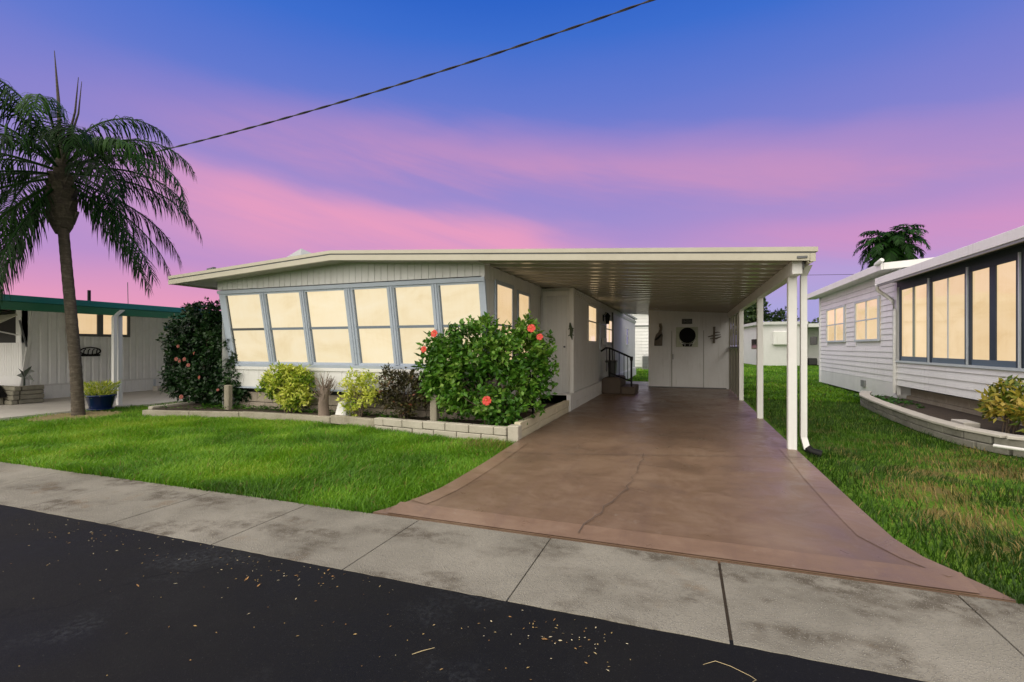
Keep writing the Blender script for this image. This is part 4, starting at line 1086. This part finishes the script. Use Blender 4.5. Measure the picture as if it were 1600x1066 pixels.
# roof with two-tone edge, carried by slim posts over the drive
MB().prism([(-22.5, 2.62), (-12.05, 2.34), (-12.05, 2.22), (-22.5, 2.5)], 1, 4.4, 24.3).build('roof', M_white, LH)
MB().box(-12.05, -11.99, 4.35, 24.3, 2.21, 2.335).build('fascia', M_teal, LH, .01)
MB().box(-12.045, -12.005, 4.36, 24.3, 2.05, 2.209).build('fascia', M_green, LH, .006)
MB().box(-22.4, -12.06, 4.36, 4.40, 2.06, 2.5).build('fascia', M_green, LH)
MB().box(-12.16, -12.06, 4.6, 24, 2.06, 2.2).build('beam', M_white, LH)
for y in (7.25, 11.0):
    MB().box(-11.97 - .16, -11.97 - .07, y - .045, y + .045, .03, 2.06).build('post', M_white, LH, .005)
d = MB(); d.box(-12.03, -11.95, 7.06, 7.13, .22, 2.02); d.add([(-12.03, 7.06, .22), (-11.95, 7.06, .22), (-11.95, 7.13, .22), (-12.03, 7.13, .22), (-11.93, 6.86, .05), (-11.85, 6.86, .05), (-11.85, 6.93, .05), (-11.93, 6.93, .05)], [(0, 1, 5, 4), (1, 2, 6, 5), (2, 3, 7, 6), (3, 0, 4, 7)])
d.add([(-12.03, 7.06, 2.02), (-11.95, 7.06, 2.02), (-11.95, 7.13, 2.02), (-12.03, 7.13, 2.02), (-11.99, 7.2, 2.18), (-11.91, 7.2, 2.18), (-11.91, 7.27, 2.18), (-11.99, 7.27, 2.18)], [(0, 1, 5, 4), (1, 2, 6, 5), (2, 3, 7, 6), (3, 0, 4, 7)])
d.build('downspout', M_white, LH)
MB().tube([(-13.6, 7.5, 2.3), (-13.6, 7.5, 2.72)], .035, 8).build('vent_pipe', M_black, LH)
MB().tube([(-13.0, 8.0, 2.3), (-13.02, 8.0, 2.95)], .008, 5).build('aerial', M_darkgrey, LH)
pq = thing('house_plaque', 'small black oval scrollwork plaque on the white ribbed wall', 'plaque', (-15.25, 8.45, 1.2))
oq = MB()
ring = [(-15.265, 8.45 + .24 * math.cos(a), 1.23 + .10 * math.sin(a)) for a in np.linspace(0, 2 * math.pi, 20)]
oq.tube(ring, .018, 6, False)
for k in range(4): oq.tube([(-15.265, 8.29 + k * .1, 1.15), (-15.262, 8.30 + k * .1, 1.25), (-15.265, 8.34 + k * .1, 1.29)], .014, 5)
oq.build('scrollwork', M_black, pq); MB().box(-15.275, -15.262, 8.22, 8.68, 1.09, 1.15).build('bar', M_black, pq)
# stacked timber bed at the neighbour's corner
tb = thing('timber_bed', 'weathered stacked grey timbers edging the bed by the left house', 'planter', (-14.9, 6.6, .03))
for j in range(4):
    MB().box(-17.5, -14.35 + .03 * (j % 2), 6.40 + .015 * j, 6.52 + .015 * j, .032 + j * .105, .130 + j * .105).build('timber', M_timber, tb, .012)
    MB().box(-14.49, -14.36 + .02 * (j % 2), 6.54 + .015 * j, 7.0, .032 + j * .105, .130 + j * .105).build('timber', M_timber, tb, .012)
MB().box(-17.4, -14.5, 6.6, 6.99, .032, .36).build('soil_fill', M_soil, tb)
tr_ = thing('amber_garden_ornament', 'rounded amber wooden garden ornament leaning on the left timber bed', 'ornament', (-14.6, 6.1, .2))
MB().prism([(-15.6, .22), (-14.55, .22), (-14.66, .32), (-14.85, .46), (-15.1, .55), (-15.4, .58)], 1, 6.22, 6.38).build('body', M_terra, tr_, .03)
MB().prism([(-14.50, .20), (-14.62, .33), (-14.82, .48), (-15.1, .58), (-15.4, .61), (-15.4, .585), (-15.1, .553), (-14.85, .463), (-14.66, .323), (-14.57, .222)], 1, 6.20, 6.40).build('rim', M_black, tr_)
MB().box(-15.55, -14.6, 6.22, 6.38, .032, .218).build('foot', M_timber, tr_, .01)
sp_ = thing('succulent_plant', 'small dark plant with long curved leaves in the left timber bed', 'plant', (-14.72, 6.85, .36))
lv = MB()
for a, l_, e in ((.2, .55, 1.0), (.1, .5, .35), (2.6, .4, 1.3), (1.2, .35, 1.2), (3.0, .3, .9)):
    p0 = Vector((-14.72, 6.8, .60)); dv = Vector((math.cos(a), math.sin(a) * .3 - .1, math.tan(min(e, 1.2)) * .5)).normalized()
    p1 = p0 + dv * l_ * .5; p2 = p1 + (dv - Vector((0, 0, .6))).normalized() * l_ * .5
    sd = Vector((0, .35, .9)).cross(dv).normalized() if e > 1.1 else Vector((0, .3, 1)).normalized()
    sd = sd * .05
    lv.add([p0, p1 + sd, p1 - sd, p2], [(0, 1, 2), (1, 3, 2)])
lv.tube([(-14.72, 6.8, .34), (-14.72, 6.8, .62)], .018, 6); lv.build('leaf', paint('dark_leaf', (.02, .035, .02), .5), sp_)
tf = thing('concrete_block', 'single pale block on the left driveway under the white wall', 'block', (-14.8, 10.3, .03))
MB().box(-15.0, -14.8, 9.9, 10.5, .03, .17).build('block', M_slab, tf, .01)

# ------------------------------------------------------------------ right neighbour
RH = thing('sided_house', 'white lap-sided house with a tall glazed porch on the right', 'house', (4.8, 14, 0))
MB().box(4.80, 10, 13.95, 21.0, .03, 3.2).build('wall', M_siding, RH)
MB().box(4.80, 10, 5.6, 13.94, .45, 2.85).build('wall', M_dark, RH)
def siding(y0, y1, z0, z1, exposure, xface, parent, holes=()):
    z = z0
    while z < z1 - .02:
        zt = min(z + exposure, z1)
        spans = [(y0, y1)]
        for (a, b, c, d_) in holes:
            if zt > c + .005 and z < d_ - .005:
                new = []
                for s0, s1 in spans:
                    if b <= s0 or a >= s1: new.append((s0, s1)); continue
                    if a > s0: new.append((s0, a))
                    if b < s1: new.append((b, s1))
                spans = new
        for s0, s1 in spans:
            if s1 - s0 < .02: continue
            MB().hexa([(xface - .028, s0, z), (xface + .0, s0, z), (xface + .0, s1, z), (xface - .028, s1, z), (xface - .006, s0, zt - .002), (xface + .0, s0, zt - .002), (xface + .0, s1, zt - .002), (xface - .006, s1, zt - .002)]).build('siding_board', M_siding, parent)
        z += exposure
siding(13.98, 20.95, .48, 3.15, .148, 4.795, RH, [(18.0 - .08, 19.97 + .08, 1.56 - .08, 2.62 + .08), (15.1 - .08, 16.9 + .08, 1.56 - .08, 2.62 + .08)])
MB().box(4.775, 4.799, 13.97, 20.98, .03, .478).build('skirting', M_siding, RH)
MB().box(4.75, 4.86, 20.95, 21.06, .03, 3.2).build('corner_trim', M_siding, RH)
MB().box(4.72, 4.798, 13.84, 13.97, .2, 3.1).build('corner_trim', M_siding, RH)
side_window(4.775, 18.0, 19.95, 1.56, 2.62, M_lightframe, G_right, RH, -1, [2.10], [18.97], fw=.06, ft=.05)
side_window(4.775, 15.12, 16.88, 1.56, 2.62, M_lightframe, G_right, RH, -1, [2.10], [16.0], fw=.06, ft=.05)
MB().box(4.73, 4.774, 16.1, 16.4, .22, .40).build('vent', M_acm, RH)
# main roof
MB().prism([(4.40, 3.33), (10.5, 3.75), (10.5, 3.65), (4.40, 3.23)], 1, 13.72, 21.75).build('roof', M_rooftop, RH)
MB().box(4.355, 4.399, 13.68, 21.8, 3.17, 3.345).build('fascia', M_white, RH, .006)
MB().prism([(4.401, 3.335), (10.5, 3.757), (10.5, 3.60), (4.401, 3.18)], 1, 13.67, 13.718).build('fascia', M_white, RH)
MB().prism([(4.401, 3.225), (4.80, 3.225), (4.80, 3.20), (4.401, 3.20)], 1, 13.73, 21.75).build('soffit', M_white, RH)
g_ = MB(); g_.tube([(4.33, 13.9, 3.33), (4.33, 13.70, 3.36), (4.36, 13.62, 3.40)], .05, 8); g_.build('gutter_end', M_white, RH)
# porch: lower siding, roof edge, big windows
siding(5.6, 13.84, .44, 1.0, .148, 4.735, RH)
MB().box(4.736, 4.80, 5.6, 13.84, .44, 1.0).build('wall', M_siding, RH)
MB().box(4.68, 4.735, 5.6, 13.84, .985, 1.03).build('window_sill', M_lightframe, RH)
MB().box(4.72, 4.80, 5.6, 13.84, 2.76, 2.93).build('header', M_slate, RH)
for a, b, kind_ in ((12.20, 13.62, 'div'), (10.76, 12.14, 'thin'), (9.34, 10.70, 'dark'), (7.9, 9.26, 'dark'), (6.4, 7.84, 'div')):
    f = MB(); f.box(4.69, 4.75, a, a + .07, 1.031, 2.758); f.box(4.69, 4.75, b - .07, b, 1.031, 2.758); f.box(4.695, 4.75, a + .07, b - .07, 2.66, 2.758)
    o = f.build('window', M_slate, RH)
    MB().box(4.70, 4.748, a + .072, b - .072, 1.032, 1.13).build('kick_panel', M_kick, o)
    m_ = (a + b) / 2; hw = {'div': .045, 'thin': .012, 'dark': .085}[kind_]
    MB().box(4.70, 4.748, m_ - hw, m_ + hw, 1.131, 2.659).build('divider', {'div': paint('sage_divider', (.28, .32, .27), .5) if 'sage_divider' not in MATS else MATS['sage_divider'], 'thin': M_lightframe, 'dark': M_slate}[kind_], o)
    MB().box(4.718, 4.73, a + .07, m_ - hw, 1.131, 2.66).build('pane', G_right, o)
    MB().box(4.718, 4.73, m_ + hw, b - .07, 1.131, 2.66).build('pane', G_right, o)
    MB().box(4.675, 4.70, a - .035, a - .005, 1.03, 2.76).build('mullion', M_lightframe, o)
MB().prism([(4.36, 2.985), (10, 3.20), (10, 3.12), (4.36, 2.905)], 1, 5.4, 13.9).build('roof', M_rooftop, RH)
MB().box(4.31, 4.359, 5.4, 13.93, 2.83, 2.995).build('fascia', M_white, RH, .006)
MB().box(4.325, 4.36, 5.4, 13.92, 2.79, 2.828).build('fascia', M_acm, RH)
MB().box(4.361, 4.80, 5.42, 13.9, 2.88, 2.902).build('soffit', M_darkgrey, RH)
d = MB(); d.tube([(4.33, 13.86, 2.85), (4.36, 13.93, 2.72), (4.55, 13.98, 2.58), (4.66, 13.90, 2.45), (4.68, 13.86, 2.2), (4.68, 13.86, .25)], .045, 8); d.build('downspout', M_white, RH)
for i in range(10):
    MB().box(4.92, 5.0, 5.7 + i * .82, 5.7 + i * .82 + .80, .03, .20).build('footing_block', M_stone, RH, .006)
    MB().box(4.93, 5.0, 5.5 + i * .82, 5.5 + i * .82 + .80, .205, .38).build('footing_block', M_stone, RH, .006)
MB().box(4.74, 10, 5.54, 5.598, .44, 2.86).build('wall', M_siding, RH)
MB().box(4.70, 4.738, 5.55, 6.36, 1.031, 2.758).build('wall', M_siding, RH)
# curved block wall of the right bed
RB = thing('garden_wall', 'low curved grey block wall with a pale cap below the right porch', 'garden wall', (3.7, 10, 0))
rpath = [(4.35, 14.6), (4.15, 14.1), (3.95, 13.4), (3.80, 12.2), (3.70, 10.9), (3.63, 9.6), (3.66, 8.6), (3.80, 8.0), (4.15, 7.65), (5.0, 7.4), (6.2, 7.3)]
wall_blocks(rpath, .41, 2, .105, .17, paint('grey_garden_block', (.23, .222, .19), .9, .3, 3, (.11, .105, .085), .5, 40), RB, z0=-.03)
cap = along(rpath, .62)
for i in range(len(cap) - 1):
    a, b = cap[i], cap[i + 1]; u = (b - a).normalized(); nv = Vector((-u.y, u.x, 0))
    MB().obox((a + b) / 2 + nv * .0 + Vector((0, 0, .205)), u, nv, (0, 0, 1), (b - a).length / 2 + .004, .105 + .001 * (i % 2), .021 + .001 * (i % 2)).build('cap', M_slab, RB, .008)
MB().tube([(3.70, 7.86, .09), (4.1, 7.42, .09), (5.0, 7.14, .09), (6.0, 7.05, .09)], .022, 8).build('edging_pipe', M_white, RB)
sheet('soil', [(4.30, 14.5), (4.0, 13.4), (3.86, 12.2), (3.76, 10.9), (3.70, 9.6), (3.73, 8.65), (3.86, 8.07), (4.2, 7.75), (5.0, 7.5), (6.2, 7.4), (6.2, 14.5)], .12, M_soil)
shrub('golden_croton', 'golden-orange croton growing in the bed below the right porch', (4.26, 8.68, .12),
      [(0, 0, .46, .24, .28, .22), (.02, .25, .38, .20, .22, .20), (.05, -.32, .40, .22, .26, .22), (0, .12, .62, .13, .15, .14), (0, -.55, .34, .20, .22, .20), (0, .42, .52, .09, .10, .14), (.02, -.2, .66, .10, .12, .12)],
      1300, .115, .05, M_leaforange, (.1, 1), 12, .012, .35, .8, None, .2)
bk = thing('paver_block', 'loose pale paver lying in the right bed by the golden croton', 'paver', (4.1, 9.4, .12))
MB().box(3.98, 4.18, 9.2, 9.6, .122, .20).build('paver', M_slab, bk, .01)
n = 260; a = rng.uniform(0, 6.28, n)
V, F, T2 = leaves_np(np.stack([4.2 + rng.uniform(-.3, .45, n), 13.2 + rng.normal(0, .6, n), np.full(n, .13)], 1), rng.normal(0, .4, (n, 3)) + [0, 0, 1], np.stack([np.cos(a), np.sin(a), rng.uniform(.1, .9, n)], 1), rng.uniform(.06, .14, n), rng.uniform(.03, .06, n), rng.uniform(0, .6, n))
np_mesh('weeds', V, F, M_leafhib, None, V[:, 0] * 0 + .4, label='low green weeds at the far end of the right bed', cat='weeds', kind='stuff')

# ------------------------------------------------------------------ houses and trees behind
def simple_house(label, x0, x1, y0, y1, h, mat, rise=.35):
    r = thing('far_house', label, 'house', ((x0 + x1) / 2, y0, 0))
    MB().box(x0, x1, y0, y1, -.02, h).build('wall', mat, r)
    xm = (x0 + x1) / 2
    MB().prism([(x0 - .3, h - .02), (xm, h + rise), (x1 + .3, h - .02), (x1 + .3, h + .12), (xm, h + rise + .16), (x0 - .3, h + .12)], 1, y0 - .3, y1 + .3).build('roof', M_rooftop, r)
    return r
fh = thing('far_house', 'low white house with a boxed air conditioner seen between the carport posts', 'house', (7, 39.5, 0))
MB().prism([(5.2, 39.2), (8.05, 39.6), (8.05, 46), (4.4, 46)], 2, -.02, 2.95).build('wall', M_farwhite, fh)
MB().prism([(4.9, 38.9), (8.2, 39.3), (8.2, 46.3), (4.1, 46.3)], 2, 2.95, 3.16).build('roof', M_rooftop, fh)
MB().obox((6.55, 39.28, 1.98), (1, .14, 0), (-.14, 1, 0), (0, 0, 1), .60, .22, .50).build('air_conditioner', M_white, fh, .05)
MB().obox((4.98, 41.2, 1.55), (-.115, 1, 0), (1, .115, 0), (0, 0, 1), .75, .02, .38).build('window', M_darkpane, fh)
MB().box(8.055, 14, 42.0, 42.1, -.02, 2.7).build('wall', M_farwhite, fh)
MB().box(8.21, 14, 39.2, 46, 2.75, 3.0).build('carport_roof', M_rooftop, fh)
for x in (8.9, 9.9): MB().box(x, x + .45, 41.94, 41.99, 1.5, 2.1).build('window', M_darkpane, fh)
MB().box(9.9, 10.0, 39.4, 39.5, -.02, 2.75).build('post', M_white, fh)
MB().box(8.6, 9.2, 41.2, 41.8, -.02, .5).build('bin', M_blackplastic, fh, .05)
ph = thing('far_house', 'white lap-sided house seen through the passage left of the shed', 'house', (-4, 31, 0))
MB().box(-7.5, -1.4, 31, 38, -.02, 3.6).build('wall', M_farwhite, ph)
for k in range(17):
    z = .1 + k * .2
    b_ = MB().hexa([(-7.5, 30.955, z), (-1.4, 30.955, z), (-1.4, 30.998, z), (-7.5, 30.998, z), (-7.5, 30.985, z + .197), (-1.4, 30.985, z + .197), (-1.4, 30.998, z + .197), (-7.5, 30.998, z + .197)])
    b_.build('siding_board', M_siding, ph)
MB().prism([(-7.9, 3.6), (-1.0, 3.6), (-1.0, 3.75), (-4.4, 4.1), (-7.9, 3.75)], 1, 30.6, 38.4).build('roof', M_rooftop, ph)
MB().box(-3.6, -1.42, 30.90, 30.95, 2.62, 2.70).build('trim', M_acm, ph)
ac = thing('air_conditioner', 'grey boxy air conditioner on the grass behind the passage', 'air conditioner', (-1.95, 29.9, 0))
MB().box(-2.42, -1.5, 29.5, 30.4, -.02, .82).build('casing', M_acm, ac, .04)
vg = MB()
for k in range(8): vg.box(-2.37, -1.55, 29.485, 29.498, .10 + k * .085, .13 + k * .085)
vg.build('grille', M_darkgrey, ac)
simple_house('plain white house far behind the left neighbour', -19, -12.5, 30, 42, 2.7, M_farwhite)
simple_house('plain white house far right behind the sided house', 14, 22, 30, 42, 2.8, M_farwhite)
simple_house('plain white house far behind the main mobile home', -11, -5, 46, 56, 2.7, M_farwhite)


def tree(label, x, y, h, lobes, n, leaf, trunk_r, name='broadleaf_tree'):
    root = thing(name, label, 'tree', (x, y, -.03))
    P_, d, r = shrub_points([(x + l[0], y + l[1], l[2], *l[3:]) for l in lobes], n, .35)
    ok = vnoise(P_[:, 0] + P_[:, 1] * .6, P_[:, 2], leaf * 3.2, 4) > .30
    P_, d = P_[ok], d[ok]; nn = len(P_)
    tip = d + rng.normal(0, .8, (nn, 3)); nrm = d + np.array([0, 0, .8]) + rng.normal(0, .4, (nn, 3))
    tn = np.clip(.6 * vnoise(P_[:, 0] + P_[:, 1], P_[:, 2], leaf * 4, 6) + rng.normal(.2, .2, nn), 0, 1)
    V, F, T2 = leaves_np(P_, nrm, tip, leaf * rng.uniform(.6, 1.3, nn), leaf * .6 * rng.uniform(.7, 1.2, nn), tn)
    np_mesh('crown', V, F, M_tree, root, T2, kind='stuff')
    mb = MB(); mb.tube([(x, y, -.05), (x + .1, y, h * .3), (x, y, h * .6)], [trunk_r, trunk_r * .8, trunk_r * .5], 10)
    for l in lobes: mb.tube([(x + .1, y, h * .3), (x + l[0] * .6, y + l[1] * .6, (h * .3 + l[2]) / 2 + .3), (x + l[0], y + l[1], l[2])], [trunk_r * .5, trunk_r * .3, .03], 6, False)
    mb.build('trunk', M_bark, root)
    return root
tree('big dark round tree behind the white house between the carport posts', 5.6, 52, 7, [(0, 0, 4.6, 1.9, 1.9, 2.1), (-1.3, 0, 4.0, 1.3, 1.3, 1.6), (1.2, .3, 3.6, 1.3, 1.4, 1.5), (.4, 0, 5.7, 1.2, 1.2, 1.1), (-1.8, .4, 5.1, 1.0, 1.0, 1.0)], 5200, .34, .3)
tree('smaller green tree just right of the big dark round tree', 9.5, 55, 5.2, [(0, 0, 3.4, 1.4, 1.2, 1.3), (-.6, 0, 4.4, .6, .6, .7), (1.2, 0, 3.0, 1.2, 1.1, 1.0), (.4, 0, 4.8, .5, .5, .6)], 2600, .32, .22)
tree('low green tree top beside the far carport roof', 13.2, 56, 4.6, [(0, 0, 3.1, 1.6, 1.2, 1.2), (1.4, 0, 2.9, 1.2, 1.0, 1.0), (-1.3, 0, 2.8, 1.0, 1, .9)], 2200, .32, .2)
tree('broad tree far behind the sided house', 22, 60, 6, [(0, 0, 3.6, 2.4, 2, 1.7), (2.2, 0, 3.2, 1.8, 1.5, 1.3), (-2.2, 0, 3.0, 1.6, 1.5, 1.3)], 2600, .4, .3)
tree('broad tree far behind the passage house', -4, 62, 5, [(0, 0, 2.8, 2.4, 2, 1.4), (2.6, 0, 2.4, 1.8, 1.5, 1.1), (-2.6, 0, 2.4, 1.6, 1.5, 1.1)], 2400, .4, .3)
tree('broad tree far behind the left neighbour', -30, 62, 4.6, [(0, 0, 2.3, 2.6, 2, 1.1), (3.2, 0, 2.0, 2.2, 1.5, .9), (-3.2, 0, 2.0, 2.2, 1.5, .9)], 2400, .4, .3)

# ------------------------------------------------------------------ overhead lines
def cable_pts(a, b, sag, n):
    a, b = Vector(a), Vector(b); out = []
    for i in range(n + 1):
        t = i / n; p = a.lerp(b, t); p.z -= sag * 4 * t * (1 - t); out.append(p)
    return out
SAG = .35
cb = MB(); pts = [Vector((-18.76 + 18.18 * q, 8.12 + 1.24 * q, 6.096 + 1.743 * q - 4 * SAG * q * (1 - q))) for q in np.linspace(-.3, 1.45, 460)]
for ph_ in (0, math.pi):
    tw_ = []
    for i, p in enumerate(pts):
        a = i * .42 + ph_; tw_.append(p + Vector((0, math.cos(a), math.sin(a))) * .012)
    cb.tube(tw_, .0125, 5, False)
cbo = cb.build('overhead_cable', M_cable, label='black twisted service cable crossing the sky from upper right to the palm', cat='cable')
w2 = MB().tube(cable_pts((3.0, 32, 5.65), (40, 34, 6.2), .5, 40), .012, 5, False)
w2.build('overhead_wire', M_cable, label='thin faint wire low in the sky above the right house', cat='wire')

# ------------------------------------------------------------------ grass
def curb_y(x): return np.interp(x, [p[0] for p in fpath], [p[1] for p in fpath])
def blades(name, label, x, y, hmin, hmax, wid, dead, bright, seed):
    n = len(x); hgt = rng.uniform(hmin, hmax, n) * (.65 + .7 * vnoise(x, y, .35, seed)); a = rng.uniform(0, 6.28, n)
    lean = np.stack([np.cos(a), np.sin(a)], 1) * (hgt * rng.uniform(.15, .85, n))[:, None]
    lean += (np.stack([vnoise(x, y, .5, seed + 1), vnoise(x, y, .5, seed + 2)], 1) - .5) * hgt[:, None] * .8
    b = rng.uniform(0, 6.28, n); wv = np.stack([np.cos(b), np.sin(b), 0 * b], 1) * (wid * rng.uniform(.6, 1.2, n))[:, None]
    P0 = np.stack([x, y, np.full(n, -.035)], 1)
    M1 = P0 + np.concatenate([lean * .35, (hgt * .62)[:, None]], 1); T1 = P0 + np.concatenate([lean, (hgt * rng.uniform(.75, 1.0, n))[:, None]], 1)
    V = np.stack([P0 - wv * .5, P0 + wv * .5, M1 - wv * .4, M1 + wv * .4, T1], 1).reshape(-1, 3)
    i = (np.arange(n) * 5)[:, None]
    F = np.concatenate([i + [0, 1, 3], i + [0, 3, 2], i + [2, 3, 4]], 1).reshape(-1, 3)
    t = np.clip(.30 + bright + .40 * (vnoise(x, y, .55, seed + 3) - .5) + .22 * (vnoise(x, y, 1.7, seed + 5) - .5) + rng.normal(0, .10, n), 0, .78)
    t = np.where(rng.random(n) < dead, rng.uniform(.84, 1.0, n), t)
    return np_mesh(name, V, F, M_grass, None, np.repeat(t, 5), label=label, cat='grass', kind='stuff')
n = 190000
x = rng.uniform(-11.9, -2.0, n); y = 3.27 + rng.random(n) ** 1.15 * 3.8
ok = (x < edge_l(y) - .015 + .04 * (rng.random(n) - .3)) & ((y < curb_y(x) - .07) | (x < -10.1)) & ~((((x + 11.1) / .58) ** 2 + ((y - 5.92) / .66) ** 2 < rng.uniform(.55, 1.15, n))) & (y < 7.4)
ok &= ~((x < -11.72) & (y > 5.0)) & (rng.random(n) < np.clip((x + 16) / 9, .45, 1))
x, y = x[ok], y[ok]
edge = np.clip((y - 3.27) / .35, 0, 1)
corner = np.exp(-(((x + 2.45) / .45) ** 2 + ((y - 6.1) / .35) ** 2))
blades('grass', 'thick bright green lawn in front of the planting bed', x, y, .05, .115, .0085, .03 + .45 * corner, .20 - .16 * (1 - edge), 21)
n = 9000; x = rng.uniform(-11.8, -9.9, n); y = rng.uniform(6.6, 11, n); ok = (x < -10.12) & (x > np.interp(y, [6.2, 7.3, 8.6, 30], [-11.85, -11.7, -11.5, -11.45]))
blades('grass', 'narrow strip of grass beside the left driveway edge', x[ok], y[ok], .05, .10, .012, .03, .0, 25)
n = 135000
yf = 3.27 + rng.random(n) ** 1.7 * 17.5; xr = rng.uniform(1.35, 8.0, n)
lim = np.interp(yf, [3.2, 7.2, 7.5, 7.9, 8.6, 9.6, 12.2, 13.4, 14.4, 21], [8, 8, 4.2, 3.70, 3.55, 3.52, 3.70, 3.85, 4.5, 4.7])
ok = (xr > edge_r(yf) + .01 - .04 * rng.random(n)) & (xr < lim) & ~((xr < 1.45) & (yf > 6.9))
xr, yf = xr[ok], yf[ok]
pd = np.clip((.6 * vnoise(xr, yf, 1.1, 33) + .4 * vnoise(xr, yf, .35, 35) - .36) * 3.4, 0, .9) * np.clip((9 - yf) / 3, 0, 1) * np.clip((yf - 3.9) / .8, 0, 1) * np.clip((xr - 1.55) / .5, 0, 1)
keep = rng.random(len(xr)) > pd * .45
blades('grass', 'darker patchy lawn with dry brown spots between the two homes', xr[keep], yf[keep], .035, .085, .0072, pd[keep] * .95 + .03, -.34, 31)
n = 60000
y = 14 + rng.random(n) ** 1.5 * 28; x = rng.uniform(-3.2, 9.5, n)
ok = ((y > 18.8) | (x > 1.4)) & ~((x > 4.6) & (y < 22)) & ~((x < -1.3) & (y > 30.8)) & ~((x < -2.2) & (y < 24.4)) & ~((y > 38.8) & (x > 4.4))
blades('grass', 'sunlit back lawn beyond the carport and shed', x[ok], y[ok], .06, .12, .03, .02, .10, 41)

# ------------------------------------------------------------------ litter on the road
pos = [(-2.40, 2.11, .036, 'left leaf of the close pair of curled tan leaves in mid road'), (-2.27, 2.075, .034, 'right leaf of the close pair of curled tan leaves in mid road'),
       (-2.16, 2.24, .030, 'single brown leaf on the road just beyond the close leaf pair'), (-2.91, 1.84, .030, 'lone amber leaf at the far left on the black asphalt'),
       (-2.03, 2.36, .032, 'dry leaf on the asphalt touching the sidewalk edge right of the leaf pair'), (-.61, 2.14, .032, 'brown leaf in the thickest patch of flecks on the road')]
me_leaf = None
for i, (x, y, s_, lab) in enumerate(pos):
    if me_leaf is None:
        me_leaf = bpy.data.meshes.new('fallen_leaf')
        me_leaf.from_pydata([(-.5, 0, .02), (-.1, .16, .14), (-.05, 0, .05), (-.1, -.17, .10), (.3, .10, .10), (.3, -.10, .12), (.55, .02, .2), (-.8, .02, .06)], [], [(0, 2, 1), (0, 3, 2), (1, 2, 4), (2, 5, 4), (2, 3, 5), (4, 5, 6), (7, 0, 1)])
        me_leaf.materials.append(M_dryleaf)
    o = bpy.data.objects.new('fallen_leaf', me_leaf); COL.objects.link(o)
    o.location = (x, y, -.001); o.rotation_euler = (random.uniform(-.2, .2), random.uniform(-.2, .2), random.uniform(0, 6.28)); o.scale = (s_, s_, s_)
    finish(o, None, lab, 'leaf', 'dry leaves on the road')
MB().tube([(.07, 2.20, -.001), (.12, 2.235, .004), (.18, 2.225, .001), (.25, 2.19, -.001), (.27, 2.17, .0), (.255, 2.155, -.001)], [.0007, .0011, .001, .0009, .0011, .0007], 6).build('twig', M_straw, label='long bent straw twig on the asphalt near the bottom edge', cat='twig')
MB().tube([(-1.13, 1.84, -.001), (-1.10, 1.87, .002), (-1.06, 1.915, -.001)], [.0012, .0017, .001], 6).build('twig', M_straw, label='short pale curved twig lying mid road', cat='twig')
n = 330
x = np.concatenate([rng.uniform(-6, 1.2, n - 170), rng.normal(-.58, .20, 60), rng.normal(-2.25, .35, 60), rng.normal(-4.0, .5, 50)])
y = np.concatenate([2.36 - np.abs(rng.normal(0, .55, n - 170)), rng.normal(2.18, .10, 60), rng.normal(2.24, .12, 60), rng.normal(2.2, .12, 50)])
ok = (y < 2.37) & (y > .9); x, y = x[ok], y[ok]; n = len(x); a = rng.uniform(0, 6.28, n)
V, F, T2 = leaves_np(np.stack([x, y, np.full(n, .0005)], 1), rng.normal(0, .25, (n, 3)) + [0, 0, 1], np.stack([np.cos(a), np.sin(a), .05 + .2 * rng.random(n)], 1), rng.uniform(.005, .021, n), rng.uniform(.003, .008, n), rng.uniform(0, 1, n))
np_mesh('leaf_litter', V, F, leafmat('litter', [(0, (.25, .12, .04, 1)), (.5, (.42, .30, .12, 1)), (1, (.62, .55, .38, 1))], .1, .7), None, T2, label='scattered tiny dry flecks and leaf bits on the road', cat='leaf litter', kind='stuff')
